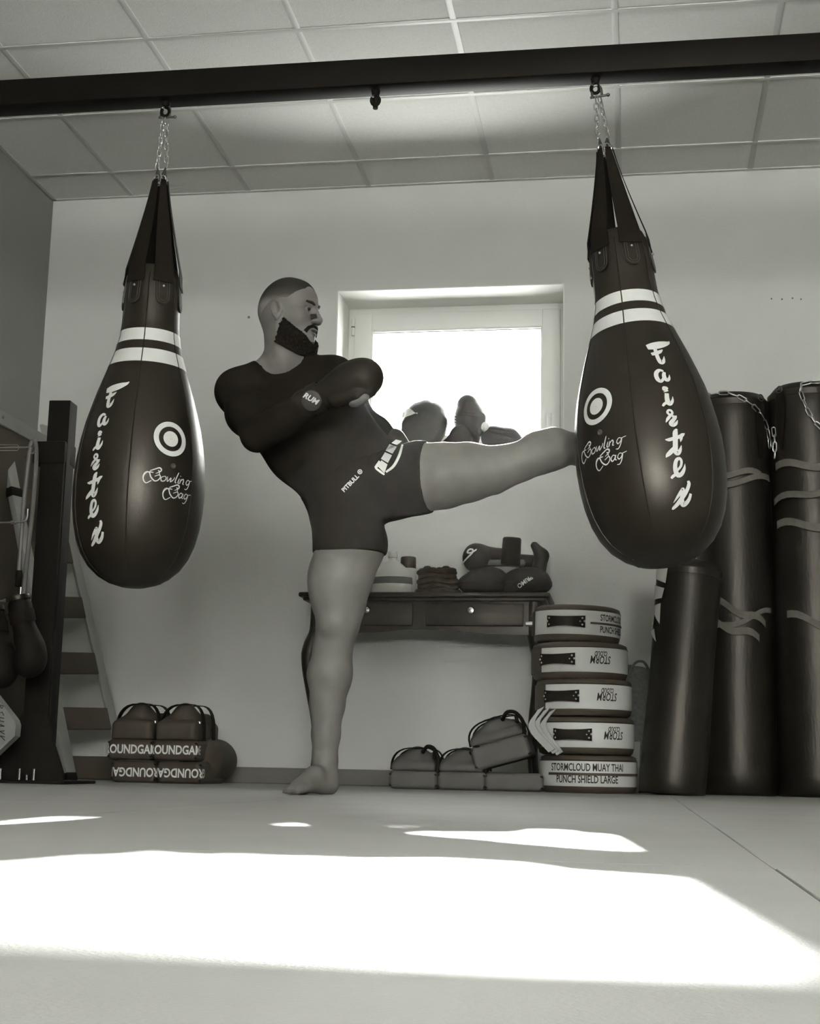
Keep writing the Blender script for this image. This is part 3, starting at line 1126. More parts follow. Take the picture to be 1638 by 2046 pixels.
arms = [
    (ell(sh_r, (0.062, 0.060, 0.068), RT), 0.05),
    (rc(sh_r, sh_r * 0.5 + elb_r * 0.5, 0.058, 0.061), 0.04), (rc(sh_r * 0.5 + elb_r * 0.5, elb_r, 0.060, 0.044), 0.04),
    (rc(elb_r, elb_r * 0.6 + wri_r * 0.4, 0.046, 0.050), 0.02), (rc(elb_r * 0.6 + wri_r * 0.4, wri_r, 0.050, 0.031), 0.02),
    (ell(sh_l, (0.062, 0.060, 0.066), RT), 0.04),
    (rc(sh_l, sh_l * 0.5 + elb_l * 0.5, 0.056, 0.053), 0.03), (rc(sh_l * 0.5 + elb_l * 0.5, elb_l, 0.053, 0.043), 0.03),
    (rc(elb_l, elb_l * 0.65 + wri_l * 0.35, 0.044, 0.046), 0.02), (rc(elb_l * 0.65 + wri_l * 0.35, wri_l, 0.046, 0.029), 0.02),
]
YS = YM - 0.02
leg_s = [(700, 1085, 0.112, 0.0), (684, 1150, 0.099, -0.005), (679, 1205, 0.081, -0.01), (675, 1243, 0.068, -0.015), (665, 1290, 0.061, -0.005), (656, 1345, 0.0665, 0.0),
         (654, 1405, 0.0545, 0.0), (651, 1465, 0.044, 0.0), (649, 1520, 0.0385, 0.0), (649, 1547, 0.036, 0.0)]
LS = [(V3(P(x, y, YS + dy)), r) for x, y, r, dy in leg_s]
leg_k = [(838, 952, 0.112, 0.02), (885, 948, 0.107, 0.01), (936, 941, 0.096, 0.0), (982, 937, 0.077, 0.0), (1012, 928, 0.066, 0.0), (1040, 920, 0.0615, 0.005),
         (1078, 902, 0.0685, 0.015), (1108, 894, 0.067, 0.03), (1142, 893, 0.048, 0.055)]
LK = [(V3(P(x, y, YM + dy)), r) for x, y, r, dy in leg_k]
ank_k = np.array((-0.10, 4.655, 1.085))
LK += [(ank_k, 0.037)]
heel_s = V3(P(654, 1560, YS))
heel_s[2] = 0.030
toe_dir = unit((-0.36, -0.933, 0))
toe_side = np.array((-toe_dir[1], toe_dir[0], 0))


def foot_ops(ank, heel, tdir, tside, up, L=0.235):
    """heel pad, instep, ball and five toes"""
    o = [(rc(ank, heel, 0.036, 0.030), 0.02)]
    mid = heel + tdir * L * 0.36 + up * 0.026
    ball = heel + tdir * L * 0.68 - up * 0.006
    o += [(rc(ank + up * -0.01, mid, 0.035, 0.028), 0.025), (rc(heel, ball, 0.029, 0.020), 0.025)]
    o += [(rc(mid, ball + tside * 0.018, 0.026, 0.021), 0.02), (rc(mid, ball - tside * 0.020, 0.026, 0.019), 0.02)]
    for k, (s, l, r) in enumerate(((0.034, 0.075, 0.0125), (0.015, 0.076, 0.0095), (0.0, 0.070, 0.009), (-0.014, 0.062, 0.0085), (-0.027, 0.050, 0.008))):
        a = ball + tside * s * 0.9 + tdir * 0.01
        b = ball + tside * s + tdir * l * 0.6 - up * (0.022 - r) * 0.7
        c = ball + tside * s * 1.02 + tdir * l - up * (0.0235 - r)
        o += [(rc(a, b, r * 1.15, r), 0.008), (rc(b, c, r, r * 0.95), 0.004)]
    return o


legs = []
for seq in ([(hip_s, 0.108)] + LS, [(hip_k, 0.112)] + LK):
    for (a, r1), (b, r2) in zip(seq, seq[1:]):
        legs.append((rc(a, b, r1, r2), 0.018))
# knee caps, calf and thigh muscle
legs.append((ell(LS[3][0] + np.array((-0.012, -0.045, 0.0)), (0.036, 0.03, 0.042)), 0.03))
legs.append((ell(LS[5][0] + np.array((0.02, 0.025, 0.01)), (0.05, 0.05, 0.085)), 0.03))
legs.append((ell(LS[1][0] + np.array((-0.03, -0.035, -0.02)), (0.075, 0.07, 0.12)), 0.03))
feet = foot_ops(LS[-1][0], heel_s, toe_dir, toe_side, np.array((0, 0, 1.0)), 0.215)
kd = unit((0.88, 0.40, 0.10))
kup = unit(np.cross(kd, np.cross((0, -0.4, 1.0), kd)))
feet += foot_ops(ank_k, ank_k + unit(ank_k - LK[-2][0]) * 0.035 - kup * 0.03, kd, np.cross(kup, kd), kup, 0.22)

# ---- head: x forwards, y to his left, z up, origin between the eyes' level and the ear line
to_cam = unit((0.248, -0.969, 0))
im_r = unit((0.969, 0.248, 0))
PHI = math.radians(61)
hf = unit(math.cos(PHI) * to_cam + math.sin(PHI) * im_r)
hup = unit(np.array((-0.02, 0.0, 1.0)) + 0.04 * hf)
hf = unit(hf - hup * (hf @ hup))
hl = np.cross(hup, hf)
RH = np.stack([hf, hl, hup], 1)
ho = V3(P(579, 623, YM + 0.01))


def Hd(x, y, z):
    return ho + hf * x + hl * y + hup * z


def hell(c, r, R=None):
    return ell(Hd(*c), r, RH if R is None else RH @ R)


def hrc(a, b, r1, r2=None):
    return rc(Hd(*a), Hd(*b), r1, r2)


def Ry(a):
    c, s = math.cos(a), math.sin(a)
    return np.array(((c, 0, s), (0, 1, 0), (-s, 0, c)))


head = [
    (hell((-0.008, 0, 0.022), (0.097, 0.078, 0.098)), 0.02),
    (hell((-0.024, 0, 0.000), (0.078, 0.073, 0.080)), 0.03),
    (hell((0.030, 0, -0.030), (0.062, 0.066, 0.085)), 0.03),
    (hell((0.045, 0, 0.045), (0.045, 0.062, 0.045)), 0.03),
    (hrc((-0.005, 0.056, -0.065), (0.062, 0.022, -0.108), 0.018, 0.015), 0.03),
    (hrc((-0.005, -0.056, -0.065), (0.062, -0.022, -0.108), 0.018, 0.015), 0.03),
    (hell((0.074, 0, -0.104), (0.022, 0.026, 0.020)), 0.02),
    (hell((0.064, 0, -0.072), (0.030, 0.036, 0.034)), 0.02),
    (hell((0.060, 0.046, -0.030), (0.026, 0.022, 0.022)), 0.025), (hell((0.060, -0.046, -0.030), (0.026, 0.022, 0.022)), 0.025),
    (hrc((0.088, 0, 0.020), (0.070, 0.050, 0.018), 0.013, 0.011), 0.014), (hrc((0.088, 0, 0.020), (0.070, -0.050, 0.018), 0.013, 0.011), 0.014),
    (hell((0.094, 0.030, -0.003), (0.013, 0.017, 0.0125)), 0.012, 'cut'), (hell((0.094, -0.030, -0.003), (0.013, 0.017, 0.0125)), 0.012, 'cut'),
    (hell((0.076, 0.031, -0.002), (0.0135, 0.0155, 0.0135)), 0.004), (hell((0.076, -0.031, -0.002), (0.0135, 0.0155, 0.0135)), 0.004),
    (hrc((0.090, 0, 0.008), (0.116, 0, -0.036), 0.0085, 0.0115), 0.012),
    (hell((0.106, 0.0125, -0.042), (0.012, 0.0085, 0.0085)), 0.007), (hell((0.106, -0.0125, -0.042), (0.012, 0.0085, 0.0085)), 0.007),
    (hell((0.112, 0, -0.041), (0.0115, 0.010, 0.009)), 0.006),
    (hell((0.0905, 0, -0.0685), (0.012, 0.023, 0.0058)), 0.006), (hell((0.088, 0, -0.0835), (0.012, 0.020, 0.0066)), 0.006),
    (hell((0.100, 0, -0.0760), (0.010, 0.020, 0.0024)), 0.003, 'cut'),
]
for s in (1, -1):
    ex, ey_, ez = -0.006, s * 0.081, -0.012
    head += [(hell((ex, ey_, ez), (0.0165, 0.0060, 0.029), Ry(-0.2)), 0.008), (hell((ex + 0.003, ey_ + s * 0.007, ez + 0.002), (0.0085, 0.0065, 0.0175), Ry(-0.2)), 0.003, 'cut'),
             (hell((ex + 0.002, ey_ + s * 0.003, ez - 0.027), (0.0085, 0.0055, 0.0085)), 0.005), (hell((0.012, s * 0.078, -0.014), (0.0055, 0.006, 0.009)), 0.004)]
    rim = [(ex + 0.013, ez + 0.010), (ex + 0.011, ez + 0.022), (ex + 0.001, ez + 0.0295), (ex - 0.010, ez + 0.0265), (ex - 0.0165, ez + 0.015), (ex - 0.0165, ez + 0.001), (ex - 0.011, ez - 0.012), (ex - 0.005, ez - 0.022)]
    for (x0_, z0_), (x1_, z1_) in zip(rim, rim[1:]):
        head.append((hrc((x0_, ey_ + s * 0.0055, z0_), (x1_, ey_ + s * 0.0055, z1_), 0.0034), 0.003))
    inner = [(ex - 0.009, ez + 0.012), (ex - 0.009, ez - 0.002), (ex - 0.003, ez - 0.014), (ex + 0.006, ez - 0.015)]
    for (x0_, z0_), (x1_, z1_) in zip(inner, inner[1:]):
        head.append((hrc((x0_, ey_ + s * 0.0040, z0_), (x1_, ey_ + s * 0.0040, z1_), 0.0026), 0.002))
neck = [
    (rc(Hd(-0.030, 0, -0.045), neck_base + ax_t * 0.01 + np.array((0.0, 0.02, 0)), 0.061, 0.070), 0.03),
    (rc(Hd(-0.002, -0.045, -0.07), neck_base + fro * 0.055 + ax_t * 0.02, 0.017, 0.016), 0.03),
    (rc(Hd(0.012, 0.0, -0.10), neck_base + fro * 0.05 + ax_t * 0.03, 0.030, 0.040), 0.03),
]


def put_all(F, *lists):
    for l in lists:
        for o in l:
            F.put(o[0], o[1], o[2] if len(o) > 2 else 'add')


zcut = float(P(574, 765, YM - 0.1).z)
FB = Field((-1.62, 4.02, -0.02), (0.24, 5.10, zcut + 0.15), 0.0062)
put_all(FB, torso, arms, legs, neck[:1], feet)
XX, YY, ZZ = FB.everywhere()
body_d = FB.d.copy()
skin_d = np.maximum(np.maximum(FB.d, 0.0 - ZZ), ZZ - zcut - 0.01)
bv, bf = FB.mesh(skin_d)
FH = Field((float(ho[0]) - 0.2, float(ho[1]) - 0.2, zcut - 0.03), (float(ho[0]) + 0.2, float(ho[1]) + 0.2, float(ho[2]) + 0.16), 0.0025)
put_all(FH, torso[7:10], neck, head)
HX, HY, HZ = FH.everywhere()
head_d = FH.d.copy()
hv, hfc = FH.mesh(np.maximum(head_d, zcut - 0.015 - HZ))
verts = np.concatenate([bv, hv])
faces = np.concatenate([bf, hfc + len(bv)])
man = thing('person', 'barefoot bearded man in black long-sleeved shirt and shorts kicking a bag', 'person', (float(heel_s[0]), float(heel_s[1]), 0.0))
mb_ = np.array(base_of(man))


def relax(vf, n=3):
    v, f = np.array(vf[0]), vf[1]
    for _ in range(n):
        acc = np.zeros_like(v)
        cnt = np.zeros(len(v))
        for a in range(4):
            i, j = f[:, a], f[:, (a + 1) % 4]
            np.add.at(acc, i, v[j])
            np.add.at(acc, j, v[i])
            np.add.at(cnt, i, 1)
            np.add.at(cnt, j, 1)
        v = 0.45 * v + 0.55 * acc / np.maximum(cnt, 1)[:, None]
    return v, f


def soft_part(name, vf, material, parent, label=None):
    me = bpy.data.meshes.new(name)
    v, f = vf
    b = np.array(base_of(parent))
    me.from_pydata((v - b).tolist(), [], f.tolist())
    me.polygons.foreach_set('use_smooth', [True] * len(me.polygons))
    me.update()
    return link(name, me, material, parent, label)


soft_part('body', (verts, faces), 'skin', man, 'bare skinned head, neck, legs and feet')

# ---- shirt: follows the body, scooped round the neck, down to the waist
FS = Field(FB.lo, FB.lo + FB.h * (FB.n - 1) - 1e-6 + np.array((0, 0, 0.06)), FB.h)
put_all(FS, torso, arms, neck)
SX, SY, SZ = FS.everywhere()
sd = FS.d - 0.006
q = (SX - pelvis[0]) * ax_t[0] + (SY - pelvis[1]) * ax_t[1] + (SZ - pelvis[2]) * ax_t[2]
sd = np.maximum(sd, 0.02 - q)                                       # hem
nl, nh, nf = rc(neck_base + ax_t * 0.034 + fro * 0.028, neck_base + ax_t * 0.3 + fro * 0.02, 0.076, 0.10)
nn_ = -nf(SX, SY, SZ)                                              # neckline
hh_ = np.clip(0.5 - 0.5 * (sd - nn_) / 0.008, 0, 1)
sd = sd * (1 - hh_) + nn_ * hh_ + 0.008 * hh_ * (1 - hh_)
sd = np.maximum(sd, np.where((SZ > zcut + 0.03) & ((SX - ho[0]) ** 2 + (SY - ho[1]) ** 2 < 0.2 ** 2) & (SZ > ho[2] - 0.13), 0.05, -1))
for w, e in ((wri_r, elb_r), (wri_l, elb_l)):
    dd = unit(w - e)
    cc = (SX - w[0]) * dd[0] + (SY - w[1]) * dd[1] + (SZ - w[2]) * dd[2]
    near = (SX - w[0]) ** 2 + (SY - w[1]) ** 2 + (SZ - w[2]) ** 2 < 0.10 ** 2
    sd = np.where(near, np.maximum(sd, cc + 0.01), sd)
shirt = soft_part('shirt', relax(FS.mesh(sd), 6), 'shirt', man, 'black long-sleeved compression shirt')

# ---- shorts
FT = Field(FB.lo, FB.lo + FB.h * (FB.n - 1) - 1e-6, FB.h)
put_all(FT, torso[:3], torso[10:11], torso[12:], legs[:3], legs[10:13])
td = FT.d - 0.0072
td = np.maximum(td, q[:, :, :td.shape[2]] - 0.085)
# hem on the standing leg
ds = unit((0.02, 0.0, -1.0))
cs = V3(P(690, 1106, YS))
pl_s = (XX - cs[0]) * ds[0] + (YY - cs[1]) * ds[1] + (ZZ - cs[2]) * ds[2]
# hem on the raised leg
dk = unit(LK[1][0] - LK[0][0])
ck = V3(P(858, 948, YM + 0.02))
pl_k = (XX - ck[0]) * dk[0] + (YY - ck[1]) * dk[1] + (ZZ - ck[2]) * dk[2]
td = np.maximum(td, np.where(ZZ < 0.80, pl_s, -1.0))
td = np.maximum(td, np.where((XX > hip_k[0]) & (ZZ > 0.8), pl_k, -1.0))
shorts = soft_part('shorts', relax(FT.mesh(td), 3), 'shorts', man, 'short black fight shorts')


def flat_on(surface_pts, uvec, vvec, nrm):
    return surface_pts


# prints on the clothes are laid on the cloth along the view of a person standing in front of it
bpy.context.view_layer.update()


def cling(obj, verts2d, origin, ux, uy, look, off=0.0015):
    """drop flat artwork onto a cloth surface along a direction"""
    out = []
    inv = obj.matrix_world.inverted()
    for a, b in verts2d:
        p = Vector(origin) + Vector(ux) * a + Vector(uy) * b - Vector(look) * 0.4
        lp = inv @ p
        ld = (inv.to_3x3() @ Vector(look)).normalized()
        ok, loc, nor, _ = obj.ray_cast(lp, ld)
        w = obj.matrix_world @ loc if ok else Vector(origin) + Vector(ux) * a + Vector(uy) * b
        out.append(w - Vector(look) * off)
    return out


def print_on(name, obj, vf, centre_px, Yd, ang, material, scale=1.0):
    r = ray(*centre_px)
    look = Vector((r.x, r.y, r.z)).normalized()
    c = P(centre_px[0], centre_px[1], Yd)
    ux0, uy0 = Vector(_r), Vector(_u)
    ca, sa = math.cos(ang), math.sin(ang)
    ux, uy = ux0 * ca + uy0 * sa, uy0 * ca - ux0 * sa
    pts = cling(obj, [(v[0] * scale, v[1] * scale) for v in vf[0]], c, ux, uy, look)
    m = MB()
    m.raw(pts, vf[1])
    return part(name, m, material, obj, world=True, angle=None, recalc=False)


bpy.context.view_layer.update()
tv = text_mesh('PITBULL', 0.0195, bold=0.0006, cut=0.01)
print_on('brand_print', shorts, tv, (700, 963), YM - 0.1, math.radians(46), 'print')
ringm = MB()
for r0, r1 in ((0.0052, 0.0078), (0.0, 0.003)):
    o = len(ringm.v)
    for k in range(20):
        a = 2 * math.pi * k / 20
        ringm.v += [(max(r0, 1e-4) * math.cos(a), max(r0, 1e-4) * math.sin(a), 0), (r1 * math.cos(a), r1 * math.sin(a), 0)]
    for k in range(20):
        l = (k + 1) % 20
        ringm.f.append((o + 2 * k, o + 2 * k + 1, o + 2 * l + 1, o + 2 * l))
print_on('round_mark', shorts, (ringm.v, ringm.f), (719, 940), YM - 0.1, 0, 'print')
# pale segmented emblem on the hip of the shorts
em = MB()


def quad_grid(m, a, b, c, d, n=4):
    o = len(m.v)
    a, b, c, d = [Vector((*q, 0)) for q in (a, b, c, d)]
    for i in range(n + 1):
        for j in range(n + 1):
            u, v = i / n, j / n
            m.v.append(tuple(a * (1 - u) * (1 - v) + b * u * (1 - v) + c * u * v + d * (1 - u) * v))
    for i in range(n):
        for j in range(n):
            m.f.append((o + i * (n + 1) + j, o + i * (n + 1) + j + n + 1, o + i * (n + 1) + j + n + 2, o + i * (n + 1) + j + 1))


def epx(x, y):
    return ((x - 778) / 608.0, (910 - y) / 600.0)


for q_ in (((754, 928), (768, 942), (774, 925), (762, 917)), ((761, 914), (775, 922), (783, 907), (769, 901)), ((770, 898), (784, 904), (793, 890), (778, 885)),
           ((782, 883), (793, 887), (803, 879), (791, 876)), ((748, 930), (752, 936), (760, 920), (757, 917))):
    quad_grid(em, *[epx(*t) for t in q_])
q2 = strokes_mesh([([epx(771, 940), epx(786, 928), epx(797, 908), epx(804, 886)], 1.0), ([epx(750, 932), epx(768, 945)], 0.8)], lambda a, b: (a, b, 0), 0.009, 8)
em.raw(q2.v, q2.f)
print_on('hip_emblem', shorts, (em.v, em.f), (778, 910), YM - 0.05, 0, 'print')

# ---- hair: clipped short on top, faded at the sides; beard; brows; eyes; nose tape
inv = RH.T


def hloc(X, Y, Z):
    dx, dy, dz = X - ho[0], Y - ho[1], Z - ho[2]
    return [dx * RH[0, i] + dy * RH[1, i] + dz * RH[2, i] for i in range(3)]


lx, ly, lz = hloc(HX, HY, HZ)
hair_line = np.maximum(0.030 + np.maximum(lx - 0.03, 0) * 0.75 + np.maximum(-lx - 0.02, 0) * -0.9, -0.075) - lz       # keep above this line
hair_d = np.maximum(head_d - (0.0004 + 0.0042 * np.clip(-hair_line / 0.045, 0, 1)), hair_line)
hair_d = np.maximum(hair_d, lx - 0.078)
hair_m = bpy.data.materials.new('clipped_hair')
hair_m.use_nodes = True
nt = hair_m.node_tree
bs = nt.nodes['Principled BSDF']
bs.inputs['Roughness'].default_value = 0.75
bs.inputs['Specular IOR Level'].default_value = 0.25
tc = nt.nodes.new('ShaderNodeTexCoord')
sp = nt.nodes.new('ShaderNodeSeparateXYZ')
nt.links.new(tc.outputs['Object'], sp.inputs[0])
nz = nt.nodes.new('ShaderNodeTexNoise')
nz.inputs['Scale'].default_value = 330
nz.inputs['Detail'].default_value = 4
nt.links.new(tc.outputs['Object'], nz.inputs['Vector'])
ma = nt.nodes.new('ShaderNodeMath')
ma.operation = 'MULTIPLY_ADD'
ma.inputs[1].default_value = 0.028
nt.links.new(nz.outputs['Fac'], ma.inputs[0])
nt.links.new(sp.outputs['Z'], ma.inputs[2])
mr = nt.nodes.new('ShaderNodeMapRange')
mr.inputs['From Min'].default_value = float(ho[2]) + 0.032
mr.inputs['From Max'].default_value = float(ho[2]) + 0.088
nt.links.new(ma.outputs[0], mr.inputs['Value'])
rp = nt.nodes.new('ShaderNodeValToRGB')
rp.color_ramp.elements[0].color = (*tone(132, 0.22), 1)
rp.color_ramp.elements[1].color = (*tone(40, 0.8), 1)
e_ = rp.color_ramp.elements.new(0.45)
e_.color = (*tone(70, 0.6), 1)
nt.links.new(mr.outputs[0], rp.inputs[0])
nt.links.new(rp.outputs[0], bs.inputs['Base Color'])
M['hair'] = hair_m
soft_part('hair', FH.mesh(hair_d), 'hair', man, 'dark clipped hair fading at the sides')
FBd = Field(FH.lo, FH.lo + FH.h * (FH.n - 1) - 1e-6, FH.h)
FBd.d[:] = head_d - 0.0065
for p_, k_ in (((hell((0.066, 0, -0.122), (0.036, 0.040, 0.030))), 0.03), ((hrc((0.012, -0.058, -0.082), (0.060, -0.030, -0.120), 0.022, 0.020)), 0.03), ((hrc((0.012, 0.058, -0.082), (0.060, 0.030, -0.120), 0.022, 0.020)), 0.03)):
    FBd.put(p_, k_)
low = np.minimum(-0.040 - np.maximum(0.0, lx - 0.020) * 0.85, -0.036)
jaw = np.where(np.abs(ly) > 0.036, low, low - 0.018 * (1 - np.abs(ly) / 0.036) ** 0.5)
beard = np.maximum(FBd.d, 0.6 * (lz - jaw))                                    # under the cheek line
beard = np.maximum(beard, 0.8 * ((0.014 + 0.34 * (lz + 0.06)) - lx))         # in front of the ear
beard = beard + 0.0022 * np.sin(lx * 410) * np.sin(ly * 380 + 1) * np.sin(lz * 350 + 2) + 0.0016 * np.sin(lx * 900 + lz * 300) * np.sin(ly * 820 - lz * 260)
beard = np.maximum(beard, -0.165 - lz)
mouth = ((lx - 0.098) / 0.030) ** 2 + (ly / 0.027) ** 2 + ((lz + 0.076) / 0.017) ** 2
beard = np.maximum(beard, (1 - mouth) * 0.012)
beard = np.maximum(beard, 0.35 * (-(lz + 0.118) - 0.55 * (lx + 0.02)))     # free of the throat
soft_part('beard', FBd.mesh(beard), 'beard', man, 'full dark brown beard')
mous = MB()
for s in (1, -1):
    mous.tube([Hd(0.1005, s * 0.003, -0.0575), Hd(0.099, s * 0.014, -0.0590), Hd(0.090, s * 0.027, -0.0670), Hd(0.082, s * 0.034, -0.082)], [0.0042, 0.0056, 0.0060, 0.0075], 8)
part('moustache', mous, 'beard', man)
for s in (1, -1):
    part('eyebrow', MB().tube([Hd(0.1005, s * 0.011, 0.0155), Hd(0.0975, s * 0.025, 0.0205), Hd(0.087, s * 0.042, 0.0215), Hd(0.075, s * 0.053, 0.0140)], [0.0040, 0.0056, 0.0046, 0.0018], 8), 'brow', man)
    ey = part('eye', MB().ball(Hd(0.0775, s * 0.031, -0.002), 0.0130, 10), 'eye', man)
    d = unit(hf + 0.12 * s * hl * 0 - 0.05 * hup)
    c = Hd(0.0775, s * 0.031, -0.002) + d * 0.0098
    part('iris', MB().ball(c, 0.0064, 8), 'iris', ey)
    part('eyelid', MB().tube([Hd(0.0855, s * 0.0155, -0.004), Hd(0.0925, s * 0.025, 0.0042), Hd(0.0905, s * 0.036, 0.0046), Hd(0.0800, s * 0.046, -0.003)], [0.0026, 0.0044, 0.0044, 0.0024], 6), 'skin', man)
lp = MB()
lp.tube([Hd(0.0905, 0.021, -0.0725), Hd(0.1010, 0.008, -0.0690), Hd(0.1025, 0, -0.0698), Hd(0.1010, -0.008, -0.0690), Hd(0.0905, -0.021, -0.0725)], [0.0018, 0.0036, 0.0036, 0.0036, 0.0018], 6)
lp.tube([Hd(0.0890, 0.019, -0.0800), Hd(0.0985, 0.008, -0.0835), Hd(0.0995, 0, -0.0840), Hd(0.0985, -0.008, -0.0835), Hd(0.0890, -0.019, -0.0800)], [0.0018, 0.0044, 0.0046, 0.0044, 0.0018], 6)
part('lips', lp, 'lip', man)
# nose tape: a strip over the bridge
pts, wd, nr = [], [], []
for a in np.linspace(-1, 1, 11):
    c = Hd(0.1190 - 0.027 * abs(a) ** 1.4, a * 0.0215, -0.0220 - 0.005 * abs(a))
    n_ = unit(hf * (1 - 0.5 * abs(a)) + hl * a * 0.9)
    pts.append(c)
    wd.append(unit(hup * 1.0 - hf * 0.5) * 0.0095)
    nr.append(n_)
part('nose_tape', MB().band(pts, wd, nr, 0.0012), 'tape', man, 'dark tape strip across the nose')
# the gloves he wears


def glove_ops():
    return [(rc((-0.125, 0, 0), (-0.03, 0, 0), 0.046, 0.042), 0.01), (ell((0.045, 0.0, 0.006), (0.088, 0.062, 0.058)), 0.03), (ell((0.085, 0.0, -0.012), (0.060, 0.060, 0.056)), 0.03),
            (rc((-0.01, 0.05, -0.012), (0.055, 0.064, -0.020), 0.024, 0.024), 0.012), (rc((0.055, 0.064, -0.020), (0.095, 0.05, -0.034), 0.024, 0.018), 0.01),
            (rc((0.03, -0.05, -0.045), (0.03, 0.03, -0.058), 0.012, 0.012), 0.012, 'cut'),
            (rc((-0.028, -0.06, 0.0), (-0.028, 0.06, 0.0), 0.004, 0.004), 0.012)]


GLOVE = soft((-0.19, -0.11, -0.10), (0.18, 0.13, 0.11), 0.0055, glove_ops())
GLOVE_ME = mesh_of('glove_shell', (GLOVE[0].tolist(), GLOVE[1].tolist()), True, None, False)
GLOVE_ME.materials.append(M['glove'])


def frame_mtx(o, x, zhint, flip=False):
    x = Vector(x).normalized()
    z = Vector(zhint)
    z = (z - x * z.dot(x)).normalized()
    y = z.cross(x)
    m = Matrix((x, y, z)).transposed().to_4x4()
    if flip:
        m = m @ Matrix.Diagonal((1, -1, 1, 1))
    return Matrix.Translation(Vector(o)) @ m


def worn_glove(mtx, scale, label, tag_text=None):
    g = bpy.data.objects.new('boxing_glove', GLOVE_ME)
    COL.objects.link(g)
    g.parent = man
    g.matrix_local = Matrix.Translation(-base_of(man)) @ mtx @ Matrix.Diagonal((scale, scale, scale, 1))
    g['label'] = label
    BASE[g.name] = Vector((0, 0, 0))
    return g


gx = V3(P(735, 744, YM - 0.33)) - wri_r
gm = frame_mtx(wri_r + unit(gx) * 0.062, gx, Vector((-0.25, -0.75, 0.62)), flip=True)
g1 = worn_glove(gm, 1.0, 'black boxing glove guarding the chest')
# cuff strap, round badge, tag on the raised glove (in glove coordinates)
part('cuff_strap', MB().lathe([(0.0475, -0.100), (0.0490, -0.098), (0.0485, -0.062), (0.0470, -0.060)], 24, (0, 0, 0), (1, 0, 0), cap=False), 'glove', g1, world=False)


gi = gm.inverted()
to_eye = (gi.to_3x3() @ (Vector((0, 0, CAMH)) - gm.translation)).normalized()


def glove_pt(px, py, back):
    """a point of the glove's near side, in glove coordinates"""
    c_ = gm.translation
    p_ = P(px, py, c_.y)
    return gi @ (p_ + (Vector((0, 0, CAMH)) - p_).normalized() * back)


bc = Vector((-0.086, 0, 0))
bn = Vector((0, to_eye.y, to_eye.z)).normalized()
bc = bc + bn * 0.0455
bd = MB().lathe([(0.0001, 0.007), (0.027, 0.007), (0.032, 0.004), (0.033, -0.004)], 28, bc, bn, cap=False)
badge = part('cuff_badge', bd, 'glove_mid', g1, world=False)
tv = text_mesh('RUM', 0.027, bold=0.0010, shear=0.2, cut=0.02)
lx_ = gi.to_3x3() @ (Vector(_r) * math.cos(-0.5) + Vector(_u) * math.sin(-0.5))
lx_ = (lx_ - bn * lx_.dot(bn)).normalized()
ly_ = gi.to_3x3() @ (Vector(_u) * math.cos(-0.5) - Vector(_r) * math.sin(-0.5))
ly_ = (ly_ - bn * ly_.dot(bn) - lx_ * ly_.dot(lx_)).normalized()
part('badge_lettering', MB().raw([bc + bn * 0.0085 + lx_ * (v[0] * 0.9 - 0.004) + ly_ * (v[1] * 0.9 + 0.006) for v in tv[0]], tv[1]), 'print', badge, world=False, recalc=False)
part('palm_panel', MB().ball(glove_pt(717, 797, 0.042), (0.036, 0.020, 0.018), 8), 'glove_grey', g1, world=False)
part('finger_strap', MB().ball(glove_pt(671, 764, 0.046), (0.020, 0.010, 0.012), 8), 'glove_mid', g1, world=False)
tg = MB()
tp = glove_pt(697, 737, 0.062)
tg.box(tp, (0.024, 0.010, 0.006), 0.002, Matrix((lx_, ly_, bn)).transposed() @ Matrix.Rotation(1.2, 3, 'Z'))
part('white_tag', tg, 'print', g1, world=False)
gx2 = np.array((0.55, 0.35, -0.75))
gm2 = frame_mtx(wri_l + unit(gx2) * 0.07, gx2, Vector((0.3, 0.9, 0.3)))
g2 = worn_glove(gm2, 0.92, 'black boxing glove swung down behind the thigh')

# he stands a little nearer than he was laid out: about 1.70 m tall
man.scale = (0.95, 0.95, 0.95)
man.location = (float(heel_s[0]) * 0.95, float(heel_s[1]) * 0.95, 0.0)


# ------------------------------------------------------------------ console table against the back wall
TX0, TX1, TZ, TY0, TY1 = -1.462, -0.359, 0.835, 6.05, 6.375
tb = thing('console_table', 'dark wooden console table with curved legs and two drawers under the window', 'table', ((TX0 + TX1) / 2, 6.21, 0))
top = MB()
top.box2((TX0, TY0, TZ - 0.022), (TX1, TY1, TZ), 0.008)
top.box2((TX0 + 0.018, TY0 + 0.016, TZ - 0.036), (TX1 - 0.018, TY1, TZ - 0.020), 0.005)
part('table_top', top, 'wood', tb)
ax0, ax1, ay0 = TX0 + 0.062, TX1 - 0.062, TY0 + 0.045
out = [(ax0, TZ - 0.03), (ax0, 0.655)]
for i in range(21):
    u = i / 20
    out.append((ax0 + (ax1 - ax0) * u, 0.652 + 0.018 * math.sin(math.pi * u) ** 0.5 - 0.008 * math.sin(3 * math.pi * u)))
out += [(ax1, 0.655), (ax1, TZ - 0.03)]
ap = MB()
ap.prism(out, Matrix(((1, 0, 0, 0), (0, 0, 1, ay0), (0, 1, 0, 0), (0, 0, 0, 1))), 0.018)
apron = part('apron', ap, 'wood', tb, smooth=False)
part('side_rail', MB().box2((ax0, ay0 + 0.018, 0.66), (ax0 + 0.018, TY1, TZ - 0.03)), 'wood', tb, smooth=False)
part('side_rail', MB().box2((ax1 - 0.018, ay0 + 0.018, 0.66), (ax1, TY1, TZ - 0.03)), 'wood', tb, smooth=False)
kx = [P(735, 1217, ay0).x, P(942, 1216, ay0).x]
